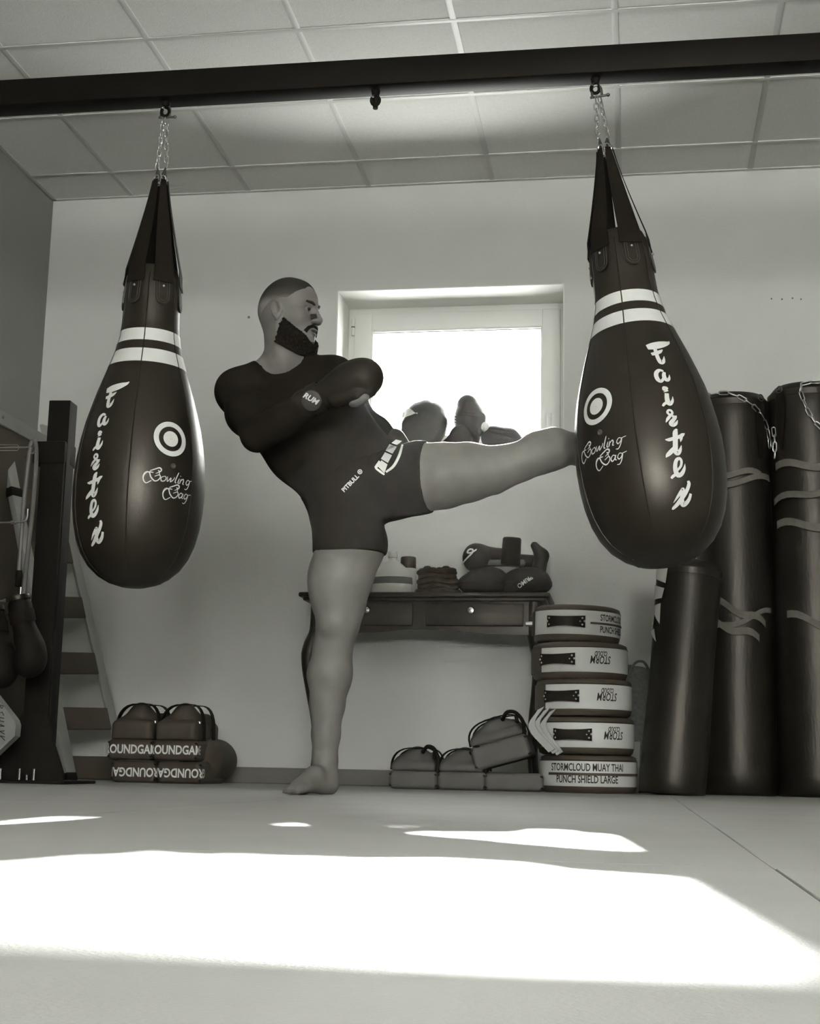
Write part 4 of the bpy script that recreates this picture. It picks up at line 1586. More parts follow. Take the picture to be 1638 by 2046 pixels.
for x in kx:
    d = part('drawer', MB().box2((x - 0.20, ay0 - 0.010, 0.692), (x + 0.225 if x > -0.9 else x + 0.20, ay0 + 0.004, TZ - 0.045), 0.004), 'wood', tb)
    kb = MB().lathe([(0.004, 0), (0.005, 0.010), (0.014, 0.014), (0.017, 0.020), (0.013, 0.027), (0.0, 0.029)], 14, (x, ay0 - 0.010, 0.757), (0, -1, 0))
    part('knob', kb, 'brass', d)
for x, y in ((862, 1216), (918, 1196), (822, 1240)):
    c = P(x, y, ay0)
    part('upholstery_pin', MB().ball((c.x, ay0 - 0.001, c.z), 0.005, 6), 'brass', apron)
for sx, X in ((-1, ax0 + 0.012), (1, ax1 - 0.012)):
    for sy, Yc in ((-1, ay0 + 0.022), (1, TY1 - 0.03)):
        pts, rs = [], []
        for z, off, r in ((0.80, 0.0, 0.030), (0.70, 0.0, 0.031), (0.655, 0.004, 0.032), (0.61, 0.018, 0.036), (0.565, 0.028, 0.036), (0.50, 0.027, 0.031), (0.40, 0.014, 0.024), (0.28, -0.004, 0.018),
                          (0.16, -0.010, 0.0145), (0.07, -0.004, 0.014), (0.03, 0.006, 0.019), (0.012, 0.014, 0.024), (0.0, 0.016, 0.022)):
            pts.append(Vector((X + sx * off, Yc + (sy * off * 0.4 if sy < 0 else 0), z)))
            rs.append(r)
        sp_ = smooth_path(pts, 3)
        rr = []
        for i in range(len(sp_)):
            u = i / 3
            k = int(min(u, len(rs) - 2))
            rr.append(rs[k] + (rs[k + 1] - rs[k]) * (u - k))
        part('leg', MB().tube(sp_, rr, 12), 'wood', tb, angle=60)

# ------------------------------------------------------------------ things on the table
b1 = P(783, 1184, 6.16)
c = Vector((b1.x, 6.16, TZ))
bt = thing('bottle', 'white squat plastic jug with a grey band beside the man\'s thigh', 'bottle', c)
def ovl(prof, c, sx, sy, n=28):
    m = MB().lathe(prof, n, (0, 0, 0))
    m.v = [(p[0] * sx + c[0], p[1] * sy + c[1], p[2] + c[2]) for p in m.v]
    return m
part('jug_body', ovl([(0.085, 0.0), (0.091, 0.008), (0.090, 0.05), (0.086, 0.088), (0.072, 0.112), (0.045, 0.135), (0.024, 0.150), (0.018, 0.156), (0.018, 0.17), (0.0, 0.172)], c, 1.0, 0.62), 'bottle', bt)
part('jug_band', ovl([(0.0905, 0.046), (0.0912, 0.048), (0.0895, 0.074), (0.088, 0.076)], c, 1.005, 0.63), 'bottle_band', bt)
part('jug_cap', MB().lathe([(0.021, 0), (0.022, 0.002), (0.021, 0.026), (0.0, 0.028)], 16, c + Vector((0, 0, 0.166))), 'bottle', bt)
c = Vector((P(813, 1184, 6.22).x, 6.24, TZ))
bt = thing('bottle', 'white cylindrical bottle with dark brown cap behind the squat jug', 'bottle', c)
part('bottle_body', MB().lathe([(0.034, 0.0), (0.037, 0.005), (0.037, 0.115), (0.035, 0.128), (0.0, 0.13)], 24, c), 'bottle', bt)
part('bottle_cap', MB().lathe([(0.0345, 0.127), (0.0355, 0.129), (0.0350, 0.176), (0.032, 0.180), (0.0, 0.180)], 24, c), 'bottle_cap', bt)
for k in range(12):
    a = 2 * math.pi * k / 12
    pass

# dark coiled wraps
c = Vector((P(872, 1183, 6.15).x, 6.17, TZ))
wr = thing('hand_wraps', 'heap of dark rolled hand wraps between bottle and gloves', 'wraps', c)
for k in range(5):
    pts = []
    rad = 0.088 - 0.005 * (k % 2) - 0.003 * k
    for i in range(26):
        a = 2 * math.pi * i / 26
        rr = rad * (1 + 0.06 * math.sin(3 * a + k) + 0.03 * math.sin(7 * a + 2 * k))
        pts.append(c + Vector((rr * math.cos(a), 0.62 * rr * math.sin(a), 0.012 + 0.0225 * k + 0.004 * math.sin(4 * a + k))))
    part('wrap_coil', MB().tube(pts, 0.0135, 8, closed=True), 'cloth_dark', wr)
crown_ = MB()
for i in range(14):
    a = 2 * math.pi * i / 14
    crown_.ball(c + Vector((0.066 * math.cos(a), 0.04 * math.sin(a), 0.112 + 0.005 * math.sin(5 * a))), (0.019, 0.015, 0.010), 5)
crown_.ball(c + Vector((0, 0, 0.085)), (0.075, 0.045, 0.03), 8)
part('wrap_end', crown_, 'cloth_dark', wr)


# gloves and guards built from soft shapes
def soft_thing(name, label, cat, loc, rot, ops, lo, hi, h, material, group=None, partname='shell'):
    t = thing(name, label, cat, loc, group, rot)
    v, f = soft(lo, hi, h, ops)
    me = mesh_of(partname, (v.tolist(), f.tolist()), True, None, False)
    link(partname, me, material, t)
    return t


def glove_thing(label, loc, rot, group, material='glove', scale=1.0, white=None):
    t = thing('boxing_glove', label, 'glove', loc, group, rot)
    t.scale = (scale, scale, scale)
    me = GLOVE_ME.copy()
    me.materials.clear()
    me.materials.append(M[material])
    link('glove_shell', me, material, t)
    part('cuff_strap', MB().lathe([(0.0475, -0.110), (0.0495, -0.107), (0.0485, -0.066), (0.0470, -0.063)], 24, (0, 0, 0), (1, 0, 0), cap=False), white or 'webbing', t, world=False)
    part('cuff_rim', MB().lathe([(0.040, -0.166), (0.046, -0.168), (0.0475, -0.160), (0.046, -0.15)], 20, (0, 0, 0), (1, 0, 0), cap=False), 'piping', t, world=False)
    return t


G1 = 'gear heaped on the table'
xg0, xg1 = P(920, 1160, 6.16).x, P(1092, 1160, 6.16).x
# two mitts lying on the table top
for i, (px, lab, sx) in enumerate(((965, 'dark padded mitt on the table next to the wraps', 0.115), (1045, 'dark padded mitt with white print at the table\'s end', 0.125))):
    cx = P(px, 1160, 6.16).x
    t = soft_thing('focus_mitt', lab, 'mitt', (cx, 6.18 + 0.02 * i, TZ), None,
                   [(ell((0, 0, 0.052), (sx, 0.095, 0.056)), 0.02), (ell((0.02, -0.02, 0.08), (sx * 0.7, 0.08, 0.045)), 0.03), (rbox((0, 0, -0.05), (0.2, 0.2, 0.05), 0.002), 0.01, 'cut')], (-0.17, -0.14, -0.02), (0.17, 0.14, 0.16), 0.006, 'glove', G1, 'mitt_shell')
    part('mitt_seam', MB().tube([(math.cos(a) * sx * 0.98, -0.093 * math.sin(a) , 0.050) for a in np.linspace(0.1, math.pi - 0.1, 20)], 0.003, 6), 'piping', t, world=False)
    if i:
        tv = text_mesh('PRIMO', 0.026, bold=0.0006, cut=0.02)
        ca, sa = math.cos(-0.62), math.sin(-0.62)
        pts = []
        for v in tv[0]:
            a, b = -v[0], -v[1]
            u, w = 0.012 + a * math.cos(0.62) - b * math.sin(0.62), 0.052 + a * math.sin(0.62) + b * math.cos(0.62)
            k = max(0.0, 1 - (u / sx) ** 2 - ((w - 0.06) / 0.068) ** 2)
            pts.append((u, -0.0965 * math.sqrt(k) - 0.010, w))
        part('mitt_lettering', MB().raw(pts, tv[1]), 'print', t, world=False, recalc=False)
# headgear lying sideways on the mitts
c = Vector((P(1005, 1100, 6.2).x, 6.21, TZ + 0.118))
hg = thing('head_guard', 'dark head guard resting on top of the mitts on the table', 'head guard', c, G1)
L_, R_ = (P(950, 1097, 6.2).x - c.x), (P(1068, 1097, 6.2).x - c.x)
v, f = soft((-0.22, -0.13, -0.06), (0.24, 0.13, 0.14), 0.006,
            [(ell((L_ + 0.005, -0.02, 0.05), (0.062, 0.065, 0.064)), 0.02), (rc((L_, 0.0, 0.075), (0.03, 0.02, 0.070), 0.034, 0.026), 0.03), (rc((0.0, 0.03, 0.05), (R_, 0.03, 0.04), 0.030, 0.030), 0.02),
             (rc((R_ + 0.02, -0.02, 0.0), (R_ + 0.032, -0.02, 0.06), 0.032, 0.030), 0.02), (rc((R_ + 0.032, -0.02, 0.06), (R_ + 0.0, -0.02, 0.105), 0.030, 0.018), 0.015)])
link('guard_shell', mesh_of('guard_shell', (v.tolist(), f.tolist()), True, None, False), 'glove', hg)
part('grey_lining', MB().box(((L_ + R_) / 2 - 0.01, -0.015, 0.028), (0.20, 0.05, 0.028), 0.01), 'glove_grey', hg, world=False)
cx = P(1020, 1085, 6.15).x - c.x
part('strap_cuff', MB().lathe([(0.0, -0.018), (0.040, -0.015), (0.043, -0.010), (0.041, 0.098), (0.037, 0.104), (0.0, 0.100)], 22, (cx, -0.055, 0.03), (0.06, -0.05, 1)), 'webbing', hg, world=False)
sw = strokes_mesh([([(-0.048, -0.036), (-0.018, -0.010), (0.0, 0.008), (0.004, 0.024), (-0.012, 0.026), (-0.020, 0.012), (0.0, 0.012), (0.030, 0.034)], 1.0)], lambda a, b: (L_ - 0.008 + a, -0.020 - 0.0665 * math.sqrt(max(0.05, 1 - (a - 0.0) ** 2 / 0.062 ** 2 - b * b / 0.064 ** 2)), 0.054 + b), 0.008, 6)
part('white_swirl', sw, 'print', hg, world=False, recalc=False)

# ------------------------------------------------------------------ gear on the window sill
SZ_ = WZ0 + 0.006
G2 = 'gear on the window sill'
c = P(850, 840, 6.50)
hs = thing('head_guard', 'round dark head guard with a white crescent on the window sill', 'head guard', (c.x, 6.51, SZ_), G2)
ops = [(ell((0, 0, 0.150), (0.108, 0.103, 0.112)), 0.02), (rc((-0.02, 0, 0.04), (-0.01, 0, 0.12), 0.07, 0.08), 0.03), (rc((-0.08, -0.04, 0.06), (-0.07, -0.05, 0.13), 0.035, 0.035), 0.03), (rc((0.045, -0.04, 0.06), (0.07, -0.05, 0.14), 0.035, 0.035), 0.03), (ell((-0.01, 0.02, 0.03), (0.07, 0.085, 0.04)), 0.03),
       (rc((-0.03, -0.11, 0.255), (-0.03, 0.12, 0.265), 0.006, 0.006), 0.02, 'cut'), (rc((0.035, -0.11, 0.25), (0.035, 0.12, 0.26), 0.006, 0.006), 0.02, 'cut'), (rbox((0, 0, -0.05), (0.2, 0.2, 0.05), 0.002), 0.01, 'cut')]
v, f = soft((-0.15, -0.14, -0.02), (0.15, 0.14, 0.28), 0.006, ops)
link('guard_shell', mesh_of('guard_shell', (v.tolist(), f.tolist()), True, None, False), 'glove', hs)
cr = MB()
for i in range(13):
    a = math.radians(195 - i * 9)
    for r in (0.58, 0.80 + 0.2 * math.sin(math.pi * i / 12), ):
        u, w = 0.118 * r * math.cos(a) - 0.004, 0.155 + 0.075 * r * math.sin(a) * 1.0
        k = max(0.04, 1 - (u / 0.114) ** 2 - ((w - 0.135) / 0.128) ** 2)
        cr.v.append((u, -0.107 * math.sqrt(k) - 0.004, w))
cr.v = []
for i in range(13):
    t_ = i / 12
    u = -0.108 + 0.085 * t_
    for w in (0.162 - 0.006 * math.sin(math.pi * t_) + 0.012 * t_, 0.166 + 0.042 * math.sin(math.pi * min(1, t_ * 0.8 + 0.2)) ** 0.8 * (1 - t_ ** 3)):
        k = max(0.05, 1 - (u / 0.116) ** 2 - ((w - 0.135) / 0.13) ** 2)
        cr.v.append((u, -0.109 * math.sqrt(k) - 0.012, w))
for i in range(12):
    cr.f.append((2 * i, 2 * i + 2, 2 * i + 3, 2 * i + 1))
part('white_crescent', cr, 'glove_white', hs, world=False, angle=None)
c = P(938, 830, 6.50)
ug = soft_thing('boxing_glove', 'upright dark boxing glove standing in the middle of the window sill', 'glove', (c.x, 6.525, SZ_), None,
                [(rc((-0.006, 0, 0.03), (0.0, 0, 0.165), 0.040, 0.073), 0.02), (rc((0.0, 0, 0.165), (-0.014, 0, 0.238), 0.070, 0.050), 0.03), (rc((0.05, -0.035, 0.10), (0.055, -0.04, 0.165), 0.024, 0.026), 0.012), (rc((-0.08, -0.07, 0.185), (0.09, -0.07, 0.165), 0.006, 0.006), 0.015, 'cut'),
                 (rbox((0, 0, -0.05), (0.2, 0.2, 0.05), 0.002), 0.01, 'cut')], (-0.12, -0.11, -0.01), (0.12, 0.11, 0.31), 0.0055, 'glove', G2, 'glove_shell')
for k in range(4):
    part('lace', MB().tube(smooth_path([(-0.062, -0.045, 0.135 + 0.014 * k), (-0.075, -0.03, 0.140 + 0.014 * k), (-0.085, -0.02, 0.136 + 0.014 * k)], 4), 0.0025, 5), 'glove_white', ug, world=False)
c = P(917, 870, 6.47)
soft_thing('shin_guard', 'dark curved pad slumped at the foot of the upright glove on the sill', 'shin guard', (c.x, 6.46, SZ_), None,
           [(ell((0.008, 0, 0.05), (0.058, 0.045, 0.078)), 0.02), (ell((-0.02, 0, 0.03), (0.06, 0.045, 0.04)), 0.02), (rbox((0, 0, -0.05), (0.2, 0.2, 0.05), 0.002), 0.01, 'cut')], (-0.13, -0.08, -0.02), (0.13, 0.08, 0.14), 0.006, 'glove', G2, 'pad_shell')
c = P(1004, 862, 6.48)
lg_ = soft_thing('boxing_glove', 'dark boxing glove lying on the sill, right of the upright one', 'glove', (c.x, 6.49, SZ_), None,
                 [(rc((-0.045, 0, 0.068), (0.03, 0, 0.060), 0.058, 0.052), 0.02), (rc((0.03, 0, 0.060), (0.085, 0, 0.032), 0.046, 0.026), 0.02), (rc((-0.06, -0.052, 0.095), (0.07, -0.05, 0.058), 0.005, 0.005), 0.012, 'cut'), (rbox((0, 0, -0.05), (0.2, 0.2, 0.05), 0.002), 0.01, 'cut')],
                 (-0.12, -0.09, -0.01), (0.13, 0.09, 0.15), 0.0055, 'glove', G2, 'glove_shell')
part('white_panel', MB().ball((-0.080, -0.030, 0.112), (0.020, 0.022, 0.026), 8), 'glove_white', lg_, world=False)
c = P(1092, 858, 6.50)
g = glove_thing('dark boxing glove at the window\'s handle-side corner above the man\'s calf', (c.x + 0.015, 6.50, SZ_ + 0.055), (math.radians(0), math.radians(-8), math.radians(185)), G2, scale=0.62)

# ------------------------------------------------------------------ stack of round punch shields
sc = [(1151, 0.0), (1158, 0.0), (1166, 0.0), (1170, 0.0), (1175, 0.0)]
zt = [0.742, 0.592, 0.447, 0.297, 0.148]
where = ['topmost of the stack', 'second from the top of the stack', 'in the middle of the stack', 'second from the floor in the stack', 'lowest of the stack on the floor']
for k in range(5):
    R = 0.178 if k == 0 else 0.194
    zb = zt[k] - 0.147 if k < 4 else 0.0
    cx = P(sc[k][0], 1400, 5.85).x
    t = thing('punch_shield', 'round white and dark punch shield, ' + where[k], 'punch shield', (cx, 5.85, zb), 'round punch shields')
    if k == 0:
        t.rotation_euler = (0.0, math.radians(1.5), 0.0)
    Hh = zt[k] - zb - 0.001
    part('shield_face', MB().lathe([(0.0, Hh), (R * 0.9, Hh), (R * 0.975, Hh - 0.006), (R * 0.99, Hh - 0.018), (R * 0.99, Hh - 0.022)], 48, cap=False), 'shield_dark', t, world=False, angle=60)
    part('shield_side', MB().lathe([(R * 0.99, 0.026), (R, 0.030), (R * 1.004, Hh * 0.5), (R, Hh - 0.024), (R * 0.99, Hh - 0.020)], 48, cap=False), 'shield_white', t, world=False, angle=60)
    part('shield_back', MB().lathe([(R * 0.99, 0.028), (R * 0.985, 0.022), (R * 0.96, 0.006), (R * 0.9, 0.0), (0.0, 0.0)], 48, cap=False), 'shield_dark', t, world=False, angle=60)
    part('piping', MB().lathe([(R * 0.985, Hh - 0.026), (R * 1.008, Hh - 0.022), (R * 0.985, Hh - 0.018)], 48, cap=False), 'piping', t, world=False)

    def Sd(u, v, off=0.001, az0=0.0):
        a = az0 + u / R
        return Vector(((R * 1.004 + off) * math.sin(a), -(R * 1.004 + off) * math.cos(a), v))
    zm = Hh * 0.52
    if k < 4:
        u0 = {0: -0.115, 1: -0.165, 2: -0.165, 3: -0.125}[k]
        pts, wd, nr = [], [], []
        for i in range(15):
            u = i / 14
            uu = u0 + 0.155 * u
            bow = 0.012 * math.sin(math.pi * u)
            a = uu / R
            pts.append(Sd(uu, zm, 0.003 + bow))
            wd.append(Vector((0, 0, 0.024 - 0.005 * math.sin(math.pi * u))))
            nr.append(Vector((math.sin(a), -math.cos(a), 0)))
        hd = part('handle', MB().band(pts, wd, nr, 0.005), 'webbing', t, world=False)
        for e in (0.012, 0.143):
            for du, dv in ((0, 0.013), (-0.009, 0), (0.009, 0.001), (0, -0.013)):
                if e < 0.1 and du > 0:
                    continue
                part('rivet', MB().ball(Sd(u0 + e + du, zm + dv, 0.0095), 0.0044, 5), 'chrome', hd, world=False)
        part('side_patch', MB().band([Sd(u, Hh * 0.5, 0.0008) for u in np.linspace(-0.33, -0.165 if k in (1, 2) else -0.21, 8)], [Vector((0, 0, Hh * 0.34))] * 8, [Vector((math.sin(u / R), -math.cos(u / R), 0)) for u in np.linspace(-0.33, -0.165 if k in (1, 2) else -0.21, 8)], 0.002), 'shield_dark', t, world=False)
    rows = {0: [('STORMCLOUD', 0.020, 0.024, 0.205, 0), ('PUNCH SHIELD', -0.027, 0.024, 0.215, 0)], 1: [('CLOUD', 0.024, 0.017, 0.095, 1), ('STORM', 0.000, 0.029, 0.095, 1)], 2: [('CLOUD', 0.024, 0.017, 0.105, 1), ('STORM', 0.000, 0.029, 0.105, 1)],
            3: [('CLOUD', 0.024, 0.017, 0.125, 1), ('STORM', 0.000, 0.029, 0.125, 1)], 4: [('STORMCLOUD MUAY THAI', 0.022, 0.027, 0.0, 0), ('PUNCH SHIELD LARGE', -0.024, 0.027, 0.0, 0)]}[k]
    lt = MB()
    for txt, dz, size, uc, inverted in rows:
        tv = text_mesh(txt, size * 1.5, bold=0.0007, shear=0.25 if inverted else 0.0, sx=0.62, cut=0.015)
        sgn = -1 if inverted else 1
        off_u = 0.0
        if k == 0:
            xs_ = [q[0] for q in tv[0]]
            off_u = -min(xs_) + 0.105 - uc
        lt.raw([Sd(uc + off_u + sgn * q[0], zm + dz + sgn * q[1], 0.0012) for q in tv[0]], tv[1])
    part('shield_lettering', lt, 'ink', t, world=False, recalc=False, angle=None)
    if k in (0, 4):
        part('dark_stripe', MB().band([Sd(u, zm - 0.003, 0.001) for u in np.linspace(0.062 if k == 0 else -0.17, 0.27, 16)], [Vector((0, 0, 0.004 if k == 0 else 0.005))] * 16, [Vector((math.sin(u / R), -math.cos(u / R), 0)) for u in np.linspace(0.062 if k == 0 else -0.17, 0.27, 16)], 0.002), 'shield_dark', t, world=False)
    if k == 0:
        part('side_buckle', MB().cyl(Sd(-0.27, zm, 0.0), Sd(-0.27, zm, 0.03), 0.012, 0.009, 12), 'chrome', t, world=False)

# folded pale strips leaning at the stack's near corner
c = P(1085, 1465, 5.66)
st = thing('foam_strips', 'bent pale strips stuck between the shields and the pads', 'strips', (c.x, 5.66, 0))
for k, (x0, x1, x2) in enumerate(((1080, 1062, 1102), (1092, 1072, 1110), (1104, 1084, 1118))):
    a, b, d = P(x0, 1415 + 2 * k, 5.62 + 0.012 * k), P(x1, 1452 + k, 5.60 + 0.012 * k), P(x2, 1500 + 3 * k, 5.59 + 0.012 * k)
    e = Vector((d.x + 0.03, d.y, 0.002))
    pts = smooth_path([a, b, d], 5)
    part('strip', MB().band(pts, [Vector((0.012, 0.004, 0.007))] * len(pts), [Vector((0.3, 1, 0))] * len(pts), 0.005), 'pale_strip', st)

# grey net bag and a pale pointed pad behind the stack
c = P(1272, 1400, 6.25)
nb = soft_thing('net_bag', 'grey slumped net bag between the shield stack and the heavy bags', 'bag', (c.x, 6.24, 0), None,
                [(rc((0, 0, 0.08), (0.01, 0, 0.40), 0.085, 0.075), 0.03), (ell((0.015, 0, 0.46), (0.06, 0.06, 0.07)), 0.04), (rc((-0.03, -0.01, 0.52), (0.05, 0, 0.50), 0.022, 0.02), 0.02), (rc((0.03, -0.03, 0.47), (0.08, -0.02, 0.43), 0.02, 0.016), 0.02),
                 (rbox((0, 0, -0.05), (0.3, 0.3, 0.05), 0.002), 0.01, 'cut')], (-0.13, -0.12, -0.02), (0.15, 0.12, 0.58), 0.007, 'net', None, 'net_sack')
part('draw_cord', MB().tube(smooth_path([(-0.04, -0.06, 0.47), (-0.01, -0.07, 0.54), (0.03, -0.06, 0.55), (0.06, -0.05, 0.50), (0.09, -0.04, 0.45)], 5), 0.006, 6), 'net', nb, world=False)
c = P(1268, 1565, 6.02)
wp = thing('marker_peg', 'pale pointed strip standing between shields and heavy bags', 'strip', (c.x, 6.03, 0))
a, b, d = P(1258, 1482, 6.03), P(1279, 1482, 6.03), P(1266, 1563, 6.03)
e = P(1275, 1563, 6.03)
m = MB()
vs = [(a.x, 6.02, a.z), (b.x, 6.02, b.z), (e.x, 6.02, 0.0), (d.x, 6.02, 0.0)]
m.raw(vs + [(q[0], 6.045, q[2]) for q in vs], [(0, 1, 2, 3), (7, 6, 5, 4), (0, 4, 5, 1), (1, 5, 6, 2), (2, 6, 7, 3), (3, 7, 4, 0)])
part('strip_board', m, 'pale_strip', wp, smooth=False)


# ------------------------------------------------------------------ kick pads
def kick_pad(label, loc, rot, group, W=0.19, L=0.36, Hh=0.085, material='pad', text=None, flip=False, hump=True, loop=True, plain=False):
    t = thing('kick_pad', label, 'kick pad', loc, group, rot)
    v, f = soft((-W / 2 - 0.03, -L / 2 - 0.03, -0.01), (W / 2 + 0.03, L / 2 + 0.03, Hh + 0.02), 0.008, [(rbox((0, 0, Hh / 2), (W / 2, L / 2, Hh / 2), 0.016), 0.01)])
    link('pad_block', mesh_of('pad_block', (v.tolist(), f.tolist()), True, None, False), material, t)
    for z in (0.014, Hh - 0.014):
        pr = [Vector((sx * (W / 2 - 0.004), sy * (L / 2 - 0.004), z)) for sx, sy in ((-1, -1), (1, -1), (1, 1), (-1, 1))]
        part('piping', MB().tube([p + Vector((0, 0, 0)) for p in pr], 0.005, 6, closed=True), 'piping', t, world=False)
    if hump:
        hh = hump if isinstance(hump, float) else 0.075
        v, f = soft((-W / 2 - 0.02, -L / 2 - 0.02, Hh - 0.03), (W / 2 + 0.04, L / 2 + 0.02, Hh + hh + 0.05), 0.008,
                    [(rbox((-0.004, 0.0, Hh + hh * 0.18), (W * 0.47, L * 0.46, hh * 0.34), 0.025), 0.02), (rc((-W * 0.26, -L * 0.24, Hh + hh * 0.42), (W * 0.02, -L * 0.20, Hh + hh * 0.70), 0.034, 0.040), 0.03),
                     (rc((W * 0.02, -L * 0.20, Hh + hh * 0.70), (W * 0.28, -L * 0.16, Hh + hh * 0.52), 0.040, 0.032), 0.03), (rc((-W * 0.2, L * 0.2, Hh + hh * 0.4), (W * 0.25, L * 0.2, Hh + hh * 0.5), 0.04, 0.04), 0.03),
                     (rbox((0, 0, Hh - 0.06), (0.3, 0.3, 0.06), 0.002), 0.006, 'cut')])
        link('forearm_cushion', mesh_of('forearm_cushion', (v.tolist(), f.tolist()), True, None, False), material, t)
        for y in (-0.09, 0.05):
            pts = [(W * 0.49 * math.copysign(abs(math.cos(a)) ** 0.6, math.cos(a)), y, Hh + 0.004 + (hh * 0.70 + 0.034) * math.sin(a) ** 0.7 * (1 + 0.10 * math.cos(a))) for a in np.linspace(0.0, math.pi, 16)]
            part('strap', MB().band(pts, [Vector((0, 0.018, 0))] * 16, [Vector((math.cos(a), 0, math.sin(a))) for a in np.linspace(0, math.pi, 16)], 0.004), 'webbing', t, world=False)
        part('buckle', MB().box((W * 0.40, -0.09, Hh + 0.065), (0.012, 0.044, 0.03), 0.003), 'chrome' if not plain else 'webbing', t, world=False)
    if loop:
        pts = smooth_path([(W * 0.16, -L * 0.34, Hh + 0.075), (W * 0.28, -L * 0.44, Hh + 0.098), (W * 0.42, -L * 0.44, Hh + 0.088), (W * 0.50, -L * 0.42, Hh + 0.045), (W * 0.46, -L * 0.38, Hh - 0.005)], 5)
        part('handle_loop', MB().tube(pts, 0.008, 8), 'webbing', t, world=False)
    if text:
        tv = text_mesh(text, 0.050, bold=0.0014, sx=0.78, cut=0.03)
        s = -1 if flip else 1
        def wrap(x, z):        # the lettering runs on round the corners
            e = W / 2 - 0.014
            if abs(x) <= e:
                return (x, -L / 2 - 0.0015, z)
            a = min(1.0, (abs(x) - e) / 0.024) * math.pi / 2
            g = 1 if x > 0 else -1
            return (g * (e + 0.0155 * math.sin(a)), -L / 2 + 0.014 - 0.0155 * math.cos(a) + max(0.0, abs(x) - e - 0.024), z)
        part('pad_lettering', MB().raw([wrap(s * q[0], Hh * 0.5 + s * q[1]) for q in tv[0]], tv[1]), 'print', t, world=False, recalc=False)
    return t


G3 = 'lettered kick pads in two stacks'
yF = 5.70
for i, (px, nm) in enumerate(((262, 'nearer the ladder'), (352, 'further from the ladder'))):
    cx = P(px, 1540, yF).x
    kick_pad('dark kick pad with upside-down white lettering, lower one in the stack ' + nm, (cx + 0.01, yF + 0.18, 0), (0, 0, 0), G3, W=0.192, L=0.36, Hh=0.09, text='GROUNDGAME', flip=True, hump=False, loop=False)
    kick_pad('strapped dark kick pad with white lettering, upper one of the stack ' + nm, (cx - 0.012, yF + 0.18, 0.092), (0, 0, 0), G3, W=0.192, L=0.36, Hh=0.085, text='GROUNDGAME', hump=0.155, loop=False)
v_ = P(410, 1520, 5.95)
soft_thing('rolled_pad', 'dark rolled pad bulging behind the lettered kick pads', 'pad', (v_.x, 5.98, 0), None, [(rc((0, -0.08, 0.095), (0, 0.12, 0.095), 0.095, 0.095), 0.02), (ell((-0.02, 0, 0.16), (0.05, 0.1, 0.05)), 0.03), (rbox((0, 0, -0.05), (0.3, 0.4, 0.05), 0.002), 0.01, 'cut')],
           (-0.12, -0.2, -0.01), (0.12, 0.24, 0.24), 0.008, 'pad', None, 'roll')

G4 = 'dark kick pads under the table'
for px, lab, L in ((828, 'dark strapped kick pad on the floor, nearest the man\'s bare foot', 0.30), (924, 'dark strapped kick pad on the floor between two others', 0.30), (1028, 'dark kick pad on the floor beside the shield stack', 0.30)):
    cx = P(px, 1560, 5.78).x
    kick_pad(lab, (cx, 5.885, 0), (0, 0, 0), G4, W=0.196 if px < 1000 else 0.235, L=L, Hh=0.072, material='pad2', hump=px < 1000, loop=px < 1000, plain=True)
cx = P(1018, 1500, 5.78).x
kick_pad('dark kick pad tipped on top of another beside the shields', (cx - 0.02, 5.88, 0.108), (0, math.radians(-16), 0), G4, W=0.235, L=0.28, Hh=0.095, material='pad2', hump=True, loop=True, plain=True)


# ------------------------------------------------------------------ heavy bags standing by the back wall
def heavy_bag(label, foot, head_, R, straps=True, seed=0, wide=1.0):
    foot, head_ = Vector(foot), Vector(head_)
    ax = head_ - foot
    Hh = ax.length
    t = thing('heavy_bag', label, 'heavy bag', foot, 'heavy bags standing by the wall')
    t.rotation_mode = 'QUATERNION'
    t.rotation_quaternion = Vector((0, 0, 1)).rotation_difference(ax)
    rnd = random.Random(seed)
    m = MB()
    n = 40
    prof = [(0.0, 0.0), (R * 0.93, 0.0), (R * 0.985, 0.012)]
    for i in range(1, 24):
        z = 0.012 + (Hh - 0.07) * i / 23
        prof.append((R * (1 + 0.02 * math.sin(z * 7 + seed)), z))
    prof += [(R * 0.97, Hh - 0.035), (R * 0.86, Hh - 0.012), (R * 0.6, Hh - 0.002), (0.0, Hh)]
    part('bag_body', m.lathe(prof, n, cap=False), 'leather2', t, world=False, angle=60)
    part('top_rim', MB().lathe([(R * 0.95, Hh - 0.075), (R * 1.025, Hh - 0.070), (R * 1.03, Hh - 0.045), (R * 0.95, Hh - 0.040)], n, cap=False), 'piping', t, world=False)
    return t, Hh, R


yH = 6.12
fB, fC, fA = P(1473, 1572, yH), P(1622, 1572, yH), P(1342, 1570, yH - 0.36)
tB = P(1478, 778, yH)
tC = P(1622, 762, yH)
tA, hA, rA = heavy_bag('leaning dark heavy bag with jagged white print, nearest the shields', (fA.x, yH - 0.36, 0.0), (fA.x + 0.085, yH - 0.32, 0.93), 0.128, seed=1)
bB, hB, rB = heavy_bag('dark heavy bag with chain over its rim and pale ties, between two others', (fB.x + 0.01, yH + 0.04, 0.0), (fB.x + 0.012, yH + 0.05, tB.z - 0.02), 0.158, seed=2)
bC, hC, rC = heavy_bag('tall dark heavy bag with bright chain, cut by the picture edge', (fC.x + 0.03, yH + 0.02, 0.0), (fC.x + 0.032, yH + 0.02, tC.z - 0.02), 0.166, seed=3)


def onbag(R, az, z, off=0.003):
    return Vector(((R + off) * math.sin(az), -(R + off) * math.cos(az), z))


# jagged white print on the leaning bag
def shape_on(t, R, pts2, off=0.002, n=3):
    m = MB()
    for q in pts2:
        quad_grid(m, *q, n=5)
    m.v = [tuple(onbag(R * 1.02, p[0], p[1], off)) for p in m.v]
    return part('jagged_print', m, 'print', t, world=False, angle=None)


